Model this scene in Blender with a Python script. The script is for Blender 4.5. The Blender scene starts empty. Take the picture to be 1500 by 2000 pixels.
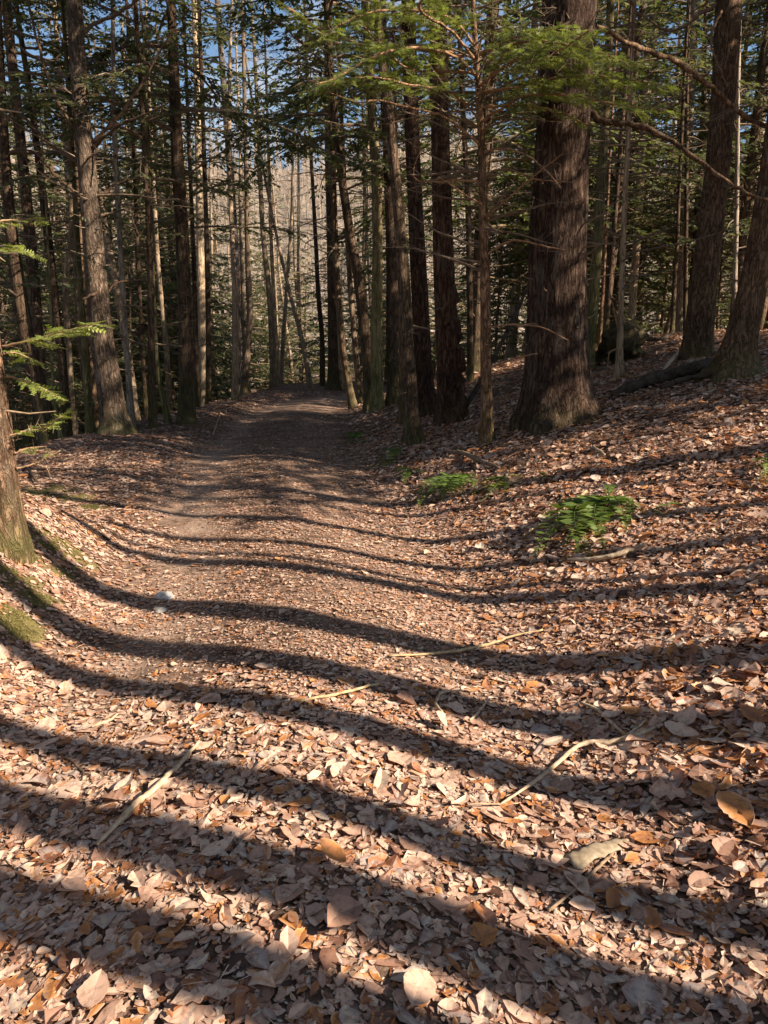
import bpy, math, random
import numpy as np
from mathutils import Vector

random.seed(7)
RNG = np.random.default_rng(11)
SC = bpy.context.scene
COL = SC.collection
PI = math.pi

# ------------------------------------------------------------------ camera
F, CX, CY = 1455.0, 750.0, 1000.0          # focal length and centre in pixels of the 1500x2000 photograph
PITCH = math.radians(13.2)
CAM = np.array([0.0, 0.0, 1.5])
cd = bpy.data.cameras.new('camera')
cam = bpy.data.objects.new('camera', cd)
COL.objects.link(cam)
cam.location = CAM
cam.rotation_euler = (PI / 2 - PITCH, 0, 0)
cd.sensor_fit = 'VERTICAL'
cd.sensor_height = 36
cd.sensor_width = 27
cd.lens = F / 2000 * 36
cd.clip_start = 0.05
cd.clip_end = 3000
SC.camera = cam

# ------------------------------------------------------------------ sky, sun, exposure
SUN_AZ, SUN_EL = math.radians(113), math.radians(33)
SV = np.array([math.sin(SUN_AZ) * math.cos(SUN_EL), math.cos(SUN_AZ) * math.cos(SUN_EL), math.sin(SUN_EL)])
w = bpy.data.worlds.new('World')
SC.world = w
w.use_nodes = True
nt = w.node_tree
nt.nodes.clear()
sky = nt.nodes.new('ShaderNodeTexSky')
sky.sky_type = 'NISHITA'
sky.sun_disc = False
sky.sun_elevation = SUN_EL
sky.sun_rotation = SUN_AZ
sky.air_density = 1.15
sky.dust_density = 0.6
sky.ozone_density = 3.5
tcw = nt.nodes.new('ShaderNodeTexCoord')
nz = nt.nodes.new('ShaderNodeTexNoise')
nz.inputs['Scale'].default_value = 5.0
nz.inputs['Detail'].default_value = 6.0
rw = nt.nodes.new('ShaderNodeValToRGB')
rw.color_ramp.elements[0].position = 0.52
rw.color_ramp.elements[0].color = (0, 0, 0, 1)
rw.color_ramp.elements[1].position = 0.75
rw.color_ramp.elements[1].color = (1, 1, 1, 1)
mxw = nt.nodes.new('ShaderNodeMix')
mxw.data_type = 'RGBA'
mxw.inputs['B'].default_value = (6.5, 6.6, 6.8, 1)
bg = nt.nodes.new('ShaderNodeBackground')
bg.inputs['Strength'].default_value = 0.058
ow = nt.nodes.new('ShaderNodeOutputWorld')
nt.links.new(tcw.outputs['Generated'], nz.inputs['Vector'])
nt.links.new(nz.outputs['Fac'], rw.inputs['Fac'])
nt.links.new(rw.outputs['Color'], mxw.inputs['Factor'])
nt.links.new(sky.outputs['Color'], mxw.inputs['A'])
nt.links.new(mxw.outputs['Result'], bg.inputs['Color'])
nt.links.new(bg.outputs['Background'], ow.inputs['Surface'])

ld = bpy.data.lights.new('sun', 'SUN')
ld.energy = 5.0
ld.angle = math.radians(0.5)
ld.color = (1.0, 0.86, 0.70)
so = bpy.data.objects.new('sun', ld)
COL.objects.link(so)
so.rotation_euler = Vector(SV).to_track_quat('Z', 'Y').to_euler()
so.location = (20, -10, 30)
SC.view_settings.view_transform = 'Standard'
SC.view_settings.look = 'None'
SC.view_settings.gamma = 1
SC.view_settings.exposure = 1.42
try:
    SC.cycles.max_bounces = 5
    SC.cycles.diffuse_bounces = 3
    SC.cycles.transmission_bounces = 3
    SC.cycles.transparent_max_bounces = 4
except Exception:
    pass

# ------------------------------------------------------------------ noise helpers
def _h(ix, iy, iz, s):
    n = (ix * 374761393 + iy * 668265263 + iz * 2147483647 + s * 974634777).astype(np.int64) & 0xffffffff
    n = ((n ^ (n >> 13)) * 1274126177) & 0xffffffff
    n = ((n ^ (n >> 16)) * 2246822519) & 0xffffffff
    return ((n ^ (n >> 15)) & 0xffffff) / float(0xffffff)

def vnoise(x, y, z=0.0, s=0):
    x, y, z = np.broadcast_arrays(np.asarray(x, float), np.asarray(y, float), np.asarray(z, float))
    ix, iy, iz = np.floor(x).astype(np.int64), np.floor(y).astype(np.int64), np.floor(z).astype(np.int64)
    fx, fy, fz = x - ix, y - iy, z - iz
    fx, fy, fz = fx * fx * (3 - 2 * fx), fy * fy * (3 - 2 * fy), fz * fz * (3 - 2 * fz)
    def L(dz):
        a = _h(ix, iy, iz + dz, s) * (1 - fx) + _h(ix + 1, iy, iz + dz, s) * fx
        b = _h(ix, iy + 1, iz + dz, s) * (1 - fx) + _h(ix + 1, iy + 1, iz + dz, s) * fx
        return a * (1 - fy) + b * fy
    return (L(0) * (1 - fz) + L(1) * fz) * 2 - 1

def fbm(x, y, z=0.0, s=0, oct=3):
    t, a, f = 0.0, 1.0, 1.0
    for k in range(oct):
        t = t + a * vnoise(np.asarray(x) * f, np.asarray(y) * f, np.asarray(z) * f, s + k * 17)
        a *= 0.5
        f *= 2.03
    return t

def sstep(a, b, x):
    t = np.clip((np.asarray(x, float) - a) / (b - a), 0, 1)
    return t * t * (3 - 2 * t)

# ------------------------------------------------------------------ terrain
PCY = np.array([-6, 0, 2.4, 4.6, 7.6, 11, 16, 20, 23.5, 27, 31, 45, 80.0])
PCX = np.array([-.3, -.28, -.32, -.5, -1.15, -1.6, -1.9, -2.0, -1.75, .2, 3.0, 14, 30.0])
def path_c(y):
    y = np.asarray(y, float)
    return (np.interp(y - .8, PCY, PCX) + np.interp(y, PCY, PCX) + np.interp(y + .8, PCY, PCX)) / 3

def terrain(x, y, fine=True):
    x, y = np.asarray(x, float), np.asarray(y, float)
    u = x - path_c(y)
    zp = -0.031 * np.clip(y - 12, 0, 45) - 0.10 * np.exp(-((y - 12.0) / 1.5) ** 2) + 0.02 * np.exp(-((y - 17) / 2.0) ** 2)
    prof = 0.035 * np.exp(-(u / .42) ** 2) - 0.035 * np.exp(-((u + .9) / .34) ** 2) - 0.03 * np.exp(-((u - .92) / .36) ** 2)
    prof = prof * (1 - sstep(22, 34, y))
    er = np.clip(u - 1.1, 0, None)
    rise = 1.75 * (1 - np.exp(-(er ** 1.25) * .165)) * (0.62 + 0.38 * sstep(1.0, 7.0, y))
    rise = rise + 0.05 * np.clip(x - 12, 0, None)
    el = np.clip(-u - 1.15, 0, None)
    mound = 0.58 * sstep(0, 1.05, el) * (1 - sstep(4.9, 6.4, y - .25 * (x + 2.3))) * (1 - .35 * sstep(-3.2, -5.5, x))
    berm = 0.10 * sstep(0, .6, el) * sstep(7, 9.5, y)
    crest = np.interp(y, [0, 6, 9, 11.7, 16, 22, 30, 45], [-5.5, -5.2, -4.9, -4.7, -4.3, -4.3, -4.0, -1.0])
    fall = -4.5 * (1 - np.exp(-np.clip(crest - x, 0, None) * .085))
    z = zp + prof + rise + mound + berm + fall
    off = np.clip(np.abs(u) - 1.0, 0, 1.5) / 1.5
    z = z + off * (0.05 * fbm(x * .8, y * .8, 0, 3) + .22 * vnoise(x * .16, y * .16, 0, 9) * sstep(2, 8, np.abs(u)))
    if fine:
        z = z + 0.012 * fbm(x * 4.2, y * 4.2, 0, 5) * (0.5 + off)
    return z

def ray(u, v):
    dx, dy = (u - CX) / F, (CY - v) / F
    return np.array([dx, math.cos(PITCH) + dy * math.sin(PITCH), -math.sin(PITCH) + dy * math.cos(PITCH)])

def ground_at(u, v, dmax=60):
    d = ray(u, v)
    t = np.linspace(.8, dmax, 6000)
    P = CAM[None] + d[None] * t[:, None]
    below = P[:, 2] < terrain(P[:, 0], P[:, 1])
    if not below.any():
        k = len(t) - 1
    else:
        k = int(np.argmax(below))
    return P[k]

def at_depth(u, v, Y):
    d = ray(u, v)
    t = Y / d[1]
    return CAM + d * t, t / F          # point, metres per pixel there

MOSS = [(95, 962, .28), (150, 972, .22), (185, 992, .16), (115, 1075, .22), (145, 1098, .13), (70, 1062, .16), (20, 1210, .16), (40, 1228, .12), (60, 1150, .18), (110, 1108, .12), (925, 966, .20), (985, 948, .17), (880, 955, .13), (750, 905, .2)]
MOSS = [(ground_at(u_, v_), r_) for u_, v_, r_ in MOSS]
def moss_at(x, y):
    m = np.zeros(np.shape(x))
    for p, r in MOSS:
        m = np.maximum(m, np.exp(-(((x - p[0]) ** 2 + (y - p[1]) ** 2) / r ** 2) ** 1.5))
    return m * np.clip(.75 + .9 * fbm(np.asarray(x) * 7, np.asarray(y) * 7, 0, 13), 0, 1)

# ------------------------------------------------------------------ mesh building
class MB:
    def __init__(s):
        s.V, s.Fa, s.n, s.A = [], [], 0, []
    def add(s, verts, faces, attr=None):
        verts = np.asarray(verts, float)
        s.V.append(verts)
        if isinstance(faces, np.ndarray):
            faces = [faces]
        for f in faces:
            s.Fa.append(np.asarray(f, np.int64) + s.n)
        s.A.append(np.zeros(len(verts)) if attr is None else np.broadcast_to(np.asarray(attr, float), (len(verts),)))
        s.n += len(verts)
    def tube(s, P, R, sides=5, attr=None, cap=False):
        P = np.asarray(P, float)
        n = len(P)
        R = np.broadcast_to(np.asarray(R, float), (n,))
        T = np.gradient(P, axis=0)
        T /= np.linalg.norm(T, axis=1, keepdims=True) + 1e-9
        ref = np.array([0, 0, 1.0]) if abs(T[0, 2]) < .8 else np.array([1.0, 0, 0])
        A = np.cross(T, ref)
        A /= np.linalg.norm(A, axis=1, keepdims=True) + 1e-9
        B = np.cross(T, A)
        th = np.arange(sides) * 2 * PI / sides
        V = P[:, None] + R[:, None, None] * (np.cos(th)[None, :, None] * A[:, None] + np.sin(th)[None, :, None] * B[:, None])
        i, j = np.meshgrid(np.arange(n - 1), np.arange(sides), indexing='ij')
        j2 = (j + 1) % sides
        f = np.stack([i * sides + j, i * sides + j2, (i + 1) * sides + j2, (i + 1) * sides + j], -1).reshape(-1, 4)
        V = V.reshape(-1, 3)
        fs = [f]
        if cap:
            V = np.vstack([V, P[:1], P[-1:]])
            k = n * sides
            jj = np.arange(sides)
            fs.append(np.stack([(jj + 1) % sides, jj, np.full(sides, k)], -1))
            fs.append(np.stack([(n - 1) * sides + jj, (n - 1) * sides + (jj + 1) % sides, np.full(sides, k + 1)], -1))
        s.add(V, fs, attr)
    def mesh(s, name, mat=None, smooth=True):
        me = bpy.data.meshes.new(name)
        if s.n == 0:
            return me
        V = np.vstack(s.V)
        lt = np.concatenate([np.full(len(f), f.shape[1]) for f in s.Fa])
        li = np.concatenate([f.ravel() for f in s.Fa])
        me.vertices.add(len(V))
        me.vertices.foreach_set('co', V.astype(np.float32).ravel())
        me.loops.add(len(li))
        me.loops.foreach_set('vertex_index', li.astype(np.int32))
        me.polygons.add(len(lt))
        ls = np.concatenate([[0], np.cumsum(lt)[:-1]])
        me.polygons.foreach_set('loop_start', ls.astype(np.int32))
        me.polygons.foreach_set('loop_total', lt.astype(np.int32))
        me.polygons.foreach_set('use_smooth', np.full(len(lt), smooth, dtype=bool))
        a = me.attributes.new('rnd', 'FLOAT', 'POINT')
        a.data.foreach_set('value', np.concatenate(s.A).astype(np.float32))
        me.update(calc_edges=True)
        for m_ in (mat if isinstance(mat, list) else [mat] if mat else []):
            me.materials.append(m_)
        if getattr(s, 'matid', None):
            me.polygons.foreach_set('material_index', np.concatenate([np.full(len(f), k) for f, k in zip(s.Fa, s.matid)]).astype(np.int32))
        return me

def link(name, me, parent=None, loc=(0, 0, 0), color=None):
    o = bpy.data.objects.new(name, me)
    COL.objects.link(o)
    if parent:
        o.parent = parent
    o.location = loc
    if color is not None:
        o.color = (*color, 1)
    return o

def tag(o, label=None, cat=None, group=None, kind=None):
    if label: o['label'] = label
    if cat: o['category'] = cat
    if group: o['group'] = group
    if kind: o['kind'] = kind
    return o

def empty(name, loc, label, cat, group=None):
    o = bpy.data.objects.new(name, None)
    COL.objects.link(o)
    o.location = loc
    o.empty_display_size = .2
    return tag(o, label, cat, group)

# ------------------------------------------------------------------ materials
def new_mat(name):
    m = bpy.data.materials.new(name)
    m.use_nodes = True
    m.node_tree.nodes.clear()
    return m, m.node_tree

def N(t, typ, **k):
    n = t.nodes.new(typ)
    for a, b in k.items():
        if a in n.inputs:
            n.inputs[a].default_value = b
        else:
            setattr(n, a, b)
    return n

def ramp(t, stops, interp='LINEAR'):
    r = t.nodes.new('ShaderNodeValToRGB')
    cr = r.color_ramp
    cr.interpolation = interp
    while len(cr.elements) < len(stops):
        cr.elements.new(.5)
    for e, (p, c) in zip(cr.elements, stops):
        e.position = p
        e.color = (*c, 1) if len(c) == 3 else c
    return r

def mix(t, fac, a, b, blend='MIX'):
    m = t.nodes.new('ShaderNodeMix')
    m.data_type = 'RGBA'
    m.blend_type = blend
    for key, val in (('Factor', fac), ('A', a), ('B', b)):
        if hasattr(val, 'is_linked'):
            t.links.new(val, m.inputs[key])
        else:
            m.inputs[key].default_value = val if key == 'Factor' else (*val, 1)
    return m.outputs['Result']

def math_n(t, op, a, b=None, clamp=False):
    m = t.nodes.new('ShaderNodeMath')
    m.operation = op
    m.use_clamp = clamp
    for k, val in ((0, a), (1, b)):
        if val is None: continue
        if hasattr(val, 'is_linked'):
            t.links.new(val, m.inputs[k])
        else:
            m.inputs[k].default_value = val
    return m.outputs[0]

def maprange(t, v, a, b, c=0.0, d=1.0):
    m = t.nodes.new('ShaderNodeMapRange')
    t.links.new(v, m.inputs[0])
    for k, val in zip((1, 2, 3, 4), (a, b, c, d)):
        m.inputs[k].default_value = val
    return m.outputs[0]

def finish(t, color, rough=.85, normal=None, transl=None, tfac=.3, spec=.25):
    b = N(t, 'ShaderNodeBsdfPrincipled', Roughness=rough)
    b.inputs['Specular IOR Level'].default_value = spec
    if hasattr(color, 'is_linked'):
        t.links.new(color, b.inputs['Base Color'])
    else:
        b.inputs['Base Color'].default_value = (*color, 1)
    if normal is not None:
        t.links.new(normal, b.inputs['Normal'])
    o = N(t, 'ShaderNodeOutputMaterial')
    if transl is not None:
        tr = N(t, 'ShaderNodeBsdfTranslucent')
        if hasattr(transl, 'is_linked'):
            t.links.new(transl, tr.inputs['Color'])
        else:
            tr.inputs['Color'].default_value = (*transl, 1)
        ms = N(t, 'ShaderNodeMixShader')
        ms.inputs[0].default_value = tfac
        t.links.new(b.outputs[0], ms.inputs[1])
        t.links.new(tr.outputs[0], ms.inputs[2])
        t.links.new(ms.outputs[0], o.inputs['Surface'])
    else:
        t.links.new(b.outputs[0], o.inputs['Surface'])

def bump(t, h, strength=.5, dist=.02):
    b = N(t, 'ShaderNodeBump', Strength=strength, Distance=dist)
    t.links.new(h, b.inputs['Height'])
    return b.outputs[0]

def bark_mat(name, dark, mid, light, scale=1.0, moss=.0, moss_h=.9, furrow=.5, stretch=.16):
    m, t = new_mat(name)
    tc = N(t, 'ShaderNodeTexCoord')
    oi = N(t, 'ShaderNodeObjectInfo')
    mp = N(t, 'ShaderNodeMapping')
    mp.inputs['Scale'].default_value = (1, 1, stretch)
    t.links.new(tc.outputs['Object'], mp.inputs['Vector'])
    off = N(t, 'ShaderNodeVectorMath', operation='MULTIPLY_ADD')
    t.links.new(mp.outputs[0], off.inputs[0])
    off.inputs[1].default_value = (1, 1, 1)
    cmb = N(t, 'ShaderNodeCombineXYZ')
    t.links.new(math_n(t, 'MULTIPLY', oi.outputs['Random'], 37.0), cmb.inputs[0])
    t.links.new(cmb.outputs[0], off.inputs[2])
    vec = off.outputs[0]
    n0 = N(t, 'ShaderNodeTexNoise', Scale=20 * scale, Detail=5.0, Roughness=.62, Distortion=.5)
    t.links.new(vec, n0.inputs['Vector'])
    rg = math_n(t, 'ABSOLUTE', math_n(t, 'SUBTRACT', n0.outputs['Fac'], .5))
    fur1 = maprange(t, rg, 0.0, .085)
    wv = N(t, 'ShaderNodeVectorMath', operation='MULTIPLY_ADD')
    t.links.new(n0.outputs['Color'], wv.inputs[0])
    wv.inputs[1].default_value = (.07 / scale, .07 / scale, .09 / scale)
    t.links.new(vec, wv.inputs[2])
    v1 = N(t, 'ShaderNodeTexVoronoi', Scale=38 * scale, feature='DISTANCE_TO_EDGE')
    t.links.new(wv.outputs[0], v1.inputs['Vector'])
    n1 = N(t, 'ShaderNodeTexNoise', Scale=70 * scale, Detail=5.0, Roughness=.7)
    t.links.new(vec, n1.inputs['Vector'])
    fur = math_n(t, 'MULTIPLY', fur1, maprange(t, v1.outputs['Distance'], 0.0, .10, .55, 1.0))
    n2 = N(t, 'ShaderNodeTexNoise', Scale=2.2, Detail=3.0)
    t.links.new(tc.outputs['Object'], n2.inputs['Vector'])
    h = math_n(t, 'ADD', math_n(t, 'MULTIPLY', fur, .7), math_n(t, 'MULTIPLY', n1.outputs['Fac'], .5))
    c = ramp(t, [(.18, dark), (.5, mid), (.95, light)])
    t.links.new(math_n(t, 'MULTIPLY', h, .9), c.inputs['Fac'])
    big = ramp(t, [(.3, (.60, .58, .56)), (.7, (1.25, 1.18, 1.12))])
    t.links.new(n2.outputs['Fac'], big.inputs['Fac'])
    col = mix(t, 1.0, c.outputs['Color'], big.outputs['Color'], 'MULTIPLY')
    n4 = N(t, 'ShaderNodeTexNoise', Scale=6.5, Detail=7.0, Roughness=.75)
    t.links.new(off.outputs[0], n4.inputs['Vector'])
    lich = math_n(t, 'MULTIPLY', maprange(t, n4.outputs['Fac'], .55, .68), .55)
    col = mix(t, lich, col, (.25, .235, .19))
    col = mix(t, 1.0, col, oi.outputs['Color'], 'MULTIPLY')
    if moss > 0:
        sx = N(t, 'ShaderNodeSeparateXYZ')
        t.links.new(tc.outputs['Object'], sx.inputs[0])
        mh = maprange(t, sx.outputs[2], 0.0, moss_h, 1.0, 0.0)
        n3 = N(t, 'ShaderNodeTexNoise', Scale=7.0, Detail=5.0, Roughness=.7)
        t.links.new(tc.outputs['Object'], n3.inputs['Vector'])
        mm = math_n(t, 'MULTIPLY', mh, math_n(t, 'MULTIPLY', maprange(t, n3.outputs['Fac'], .32, .62), moss), True)
        col = mix(t, mm, col, (.115, .125, .035))
    finish(t, col, .9, bump(t, h, furrow, .035), spec=.12)
    return m

M = {}
M['bark_near'] = bark_mat('bark_hemlock_near', (.045, .031, .022), (.155, .112, .080), (.27, .205, .155), 1.0, .75, .45, .9, .26)
M['bark_big'] = bark_mat('bark_furrowed_red', (.024, .013, .009), (.115, .066, .046), (.21, .138, .10), .85, .25, .35, 1.0, .20)
M['bark'] = bark_mat('bark_hemlock', (.05, .035, .026), (.16, .115, .08), (.27, .205, .15), .8, .5, 1.2, .6)
M['bark_mossy'] = bark_mat('bark_mossy', (.05, .04, .02), (.17, .14, .07), (.28, .235, .13), .8, .55, 4.0, .5)
M['bark_pale'] = bark_mat('bark_pale', (.10, .08, .065), (.29, .235, .185), (.42, .36, .30), .8, .3, .8, .4)

def plain_wood(name, a, b, sc=30.0):
    m, t = new_mat(name)
    tc = N(t, 'ShaderNodeTexCoord')
    n = N(t, 'ShaderNodeTexNoise', Scale=sc, Detail=4.0)
    t.links.new(tc.outputs['Object'], n.inputs['Vector'])
    c = ramp(t, [(.3, a), (.7, b)])
    t.links.new(n.outputs['Fac'], c.inputs['Fac'])
    oi = N(t, 'ShaderNodeObjectInfo')
    col = mix(t, 1.0, c.outputs['Color'], oi.outputs['Color'], 'MULTIPLY')
    finish(t, col, .85, bump(t, n.outputs['Fac'], .4, .005), spec=.15)
    return m
M['twig'] = plain_wood('twig', (.11, .075, .05), (.24, .175, .12), 25)
M['stick'] = plain_wood('dry_stick', (.30, .21, .13), (.55, .43, .29), 45)
M['log'] = plain_wood('rotten_log', (.025, .018, .013), (.10, .07, .05), 14)
M['stone'] = plain_wood('pale_stone', (.30, .27, .24), (.62, .58, .53), 30)

def needle_mat(name, stops, tr, tf=.35):
    m, t = new_mat(name)
    a = N(t, 'ShaderNodeAttribute', attribute_name='rnd')
    oi = N(t, 'ShaderNodeObjectInfo')
    c = ramp(t, stops)
    t.links.new(a.outputs['Fac'], c.inputs['Fac'])
    col = mix(t, 1.0, c.outputs['Color'], oi.outputs['Color'], 'MULTIPLY')
    trc = mix(t, 1.0, col, tr, 'MULTIPLY')
    finish(t, col, .55, None, trc, tf, .3)
    return m
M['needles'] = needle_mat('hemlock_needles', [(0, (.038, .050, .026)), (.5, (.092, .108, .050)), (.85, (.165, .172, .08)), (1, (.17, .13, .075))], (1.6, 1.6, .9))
M['needles_bright'] = needle_mat('hemlock_needles_sunlit_tint', [(0, (.085, .105, .03)), (.5, (.16, .19, .05)), (1, (.26, .28, .09))], (1.5, 1.6, .8), .4)  # lit copy of the needles, sunlight put into the colour
M['fern'] = needle_mat('fern_green', [(0, (.06, .10, .02)), (.5, (.12, .19, .035)), (1, (.22, .28, .07))], (1.4, 1.5, .6), .3)

M['moss'] = needle_mat('moss_green', [(0, (.085, .070, .02)), (.5, (.16, .135, .04)), (1, (.27, .22, .09))], (1.2, 1.2, .6), .2)
def leaf_mat():
    m, t = new_mat('dry_leaves')
    a = N(t, 'ShaderNodeAttribute', attribute_name='rnd')
    c = ramp(t, [(0.0, (.045, .026, .018)), (.10, (.14, .066, .042)), (.26, (.29, .160, .108)), (.42, (.43, .268, .190)), (.58, (.55, .375, .275)),
                 (.72, (.66, .48, .36)), (.80, (.46, .20, .060)), (.88, (.29, .12, .062)), (.94, (.36, .29, .255)), (1.0, (.60, .46, .33))])
    t.links.new(a.outputs['Fac'], c.inputs['Fac'])
    tc = N(t, 'ShaderNodeTexCoord')
    n = N(t, 'ShaderNodeTexNoise', Scale=55.0, Detail=4.0, Roughness=.7)
    t.links.new(tc.outputs['Object'], n.inputs['Vector'])
    sp = ramp(t, [(.30, (.55, .50, .48)), (.5, (1, 1, 1)), (.75, (1.12, 1.1, 1.08))])
    t.links.new(n.outputs['Fac'], sp.inputs['Fac'])
    col = mix(t, 1.0, c.outputs['Color'], sp.outputs['Color'], 'MULTIPLY')
    trc = mix(t, 1.0, col, (1.2, .9, .6), 'MULTIPLY')
    finish(t, col, .6, bump(t, n.outputs['Fac'], .25, .004), trc, .18, .35)
    return m
M['leaf'] = leaf_mat()

def ground_mat():
    m, t = new_mat('forest_floor')
    tc = N(t, 'ShaderNodeTexCoord')
    P = tc.outputs['Object']
    at = N(t, 'ShaderNodeAttribute', attribute_name='rnd')     # 0 litter, 1 bare soil of the wheel ruts
    v = N(t, 'ShaderNodeTexVoronoi', Scale=22.0, Randomness=1.0)
    n0 = N(t, 'ShaderNodeTexNoise', Scale=14.0, Detail=3.0)
    t.links.new(P, n0.inputs['Vector'])
    wv = N(t, 'ShaderNodeVectorMath', operation='MULTIPLY_ADD')
    t.links.new(n0.outputs['Color'], wv.inputs[0])
    wv.inputs[1].default_value = (.06, .06, .06)
    t.links.new(P, wv.inputs[2])
    t.links.new(wv.outputs[0], v.inputs['Vector'])
    sep = N(t, 'ShaderNodeSeparateColor')
    t.links.new(v.outputs['Color'], sep.inputs[0])
    c = ramp(t, [(0, (.06, .038, .028)), (.3, (.15, .09, .062)), (.6, (.25, .16, .115)), (.85, (.34, .235, .175)), (1, (.24, .12, .06))])
    t.links.new(sep.outputs[0], c.inputs['Fac'])
    edge = ramp(t, [(.0, (1.1, 1.1, 1.1)), (.75, (.45, .42, .4))])
    t.links.new(v.outputs['Distance'], edge.inputs['Fac'])
    lit = mix(t, 1.0, c.outputs['Color'], edge.outputs['Color'], 'MULTIPLY')
    n1 = N(t, 'ShaderNodeTexNoise', Scale=60.0, Detail=6.0, Roughness=.7)
    t.links.new(P, n1.inputs['Vector'])
    soil = ramp(t, [(.3, (.15, .098, .070)), (.5, (.31, .215, .158)), (.75, (.48, .36, .275))])
    t.links.new(n1.outputs['Fac'], soil.inputs['Fac'])
    n2 = N(t, 'ShaderNodeTexNoise', Scale=3.0, Detail=4.0)
    t.links.new(P, n2.inputs['Vector'])
    fac = math_n(t, 'MULTIPLY', at.outputs['Fac'], maprange(t, n2.outputs['Fac'], .3, .6), True)
    col = mix(t, fac, lit, soil.outputs['Color'])
    mz = math_n(t, 'MULTIPLY', maprange(t, at.outputs['Fac'], -.1, -.5), maprange(t, n2.outputs['Fac'], .25, .45), True)
    mcol = ramp(t, [(.3, (.09, .075, .025)), (.7, (.22, .18, .07))])
    t.links.new(n1.outputs['Fac'], mcol.inputs['Fac'])
    col = mix(t, mz, col, mcol.outputs['Color'])
    h = math_n(t, 'ADD', math_n(t, 'MULTIPLY', v.outputs['Distance'], -.6), n1.outputs['Fac'])
    finish(t, col, .92, bump(t, h, .7, .02), spec=.1)
    return m
M['ground'] = ground_mat()

def hill_mat():
    m, t = new_mat('bare_wooded_hillside')
    tc = N(t, 'ShaderNodeTexCoord')
    n = N(t, 'ShaderNodeTexNoise', Scale=.35, Detail=8.0, Roughness=.75)
    t.links.new(tc.outputs['Object'], n.inputs['Vector'])
    c = ramp(t, [(.3, (.13, .105, .08)), (.5, (.29, .235, .185)), (.7, (.46, .39, .33))])
    t.links.new(n.outputs['Fac'], c.inputs['Fac'])
    finish(t, c.outputs['Color'], .95, bump(t, n.outputs['Fac'], 1.0, 1.0), spec=.0)
    return m
M['hill'] = hill_mat()

# ------------------------------------------------------------------ ground sheet
def axis(n, lo, hi, c, k):
    a = np.arcsinh((lo - c) / k)
    b = np.arcsinh((hi - c) / k)
    return c + k * np.sinh(np.linspace(a, b, n))
gx = axis(420, -260, 260, -.3, 1.6)
gy = axis(520, -60, 420, 4.0, 2.2)
GX, GY = np.meshgrid(gx, gy, indexing='ij')
GZ = terrain(GX, GY)
ug = GX - path_c(GY)
soilm = np.maximum(np.exp(-((ug + .85) / .33) ** 2), .55 * np.exp(-((ug - .55) / .5) ** 2)) * (1 - sstep(24, 34, GY))
soilm = np.maximum(soilm, .8 * np.exp(-(ug / 1.1) ** 4) * sstep(12, 17, GY))
soilm = np.where(moss_at(GX, GY) > .25, -moss_at(GX, GY), soilm)
g = MB()
nx, ny = GX.shape
ii, jj = np.meshgrid(np.arange(nx - 1), np.arange(ny - 1), indexing='ij')
gf = np.stack([ii * ny + jj, (ii + 1) * ny + jj, (ii + 1) * ny + jj + 1, ii * ny + jj + 1], -1).reshape(-1, 4)
g.add(np.stack([GX, GY, GZ], -1).reshape(-1, 3), gf, soilm.ravel())
ground = tag(link('ground', g.mesh('ground', M['ground'])), 'leaf strewn forest floor with a two rutted woodland track', 'ground', kind='structure')

# the far hillside across the valley
hb = MB()
az = np.linspace(math.radians(-75), math.radians(55), 160)
rr = np.linspace(95, 330, 40)
AZ, RR = np.meshgrid(az, rr, indexing='ij')
s_ = np.clip((RR - 95) / 130, 0, 1)
HZ = -7 + 55 * s_ ** 1.0 * (1 + .08 * np.sin(AZ * 9 + 1) + .05 * np.sin(AZ * 23)) - 25 * sstep(.2, .9, AZ) * s_ + 2.0 * fbm(AZ * 30, RR * .05, 0, 41)
hx, hy = RR * np.sin(AZ), RR * np.cos(AZ)
n1_, n2_ = AZ.shape
ii, jj = np.meshgrid(np.arange(n1_ - 1), np.arange(n2_ - 1), indexing='ij')
hf = np.stack([ii * n2_ + jj, (ii + 1) * n2_ + jj, (ii + 1) * n2_ + jj + 1, ii * n2_ + jj + 1], -1).reshape(-1, 4)
hb.add(np.stack([hx, hy, HZ], -1).reshape(-1, 3), hf)
tag(link('hills', hb.mesh('hills', M['hill'])), 'bare winter hillside beyond the trees', 'hill', kind='structure')
# bare wood on that hillside: reads as one mass
wb = MB()
K = 5000
ki = RNG.integers(0, n1_, K); kj = RNG.integers(3, 26, K)
base = np.stack([hx[ki, kj], hy[ki, kj], HZ[ki, kj]], -1) + RNG.normal(0, 1.5, (K, 3)) * [1, 1, 0]
hgt = RNG.uniform(7, 13, K)
lean = RNG.normal(0, .06, (K, 2))
def sticks(b, top, r):
    d = np.array([[1, 0], [-.5, .87], [-.5, -.87]])
    v0 = np.zeros((len(b), 6, 3))
    for k in range(3):
        v0[:, k] = b
        v0[:, k, :2] += d[k] * r[:, None]
        v0[:, 3 + k] = top
        v0[:, 3 + k, :2] += d[k] * r[:, None] * .3
    idx = np.arange(len(b))[:, None] * 6
    f = np.concatenate([idx + np.array([[k, (k + 1) % 3, 3 + (k + 1) % 3, 3 + k]]) for k in range(3)])
    wb.add(v0.reshape(-1, 3), f, np.repeat(RNG.random(len(b)), 6))
top = base + np.stack([lean[:, 0] * hgt, lean[:, 1] * hgt, hgt], -1)
sticks(base - [0, 0, .5], top, RNG.uniform(.10, .22, K))
for q in range(5):
    f_ = RNG.uniform(.35, .85, K)
    b2 = base + (top - base) * f_[:, None]
    a_ = RNG.uniform(0, 2 * PI, K)
    l_ = hgt * .32
    sticks(b2, b2 + np.stack([np.cos(a_) * l_ * .6, np.sin(a_) * l_ * .6, l_ * .8], -1), np.full(K, .06))
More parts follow.
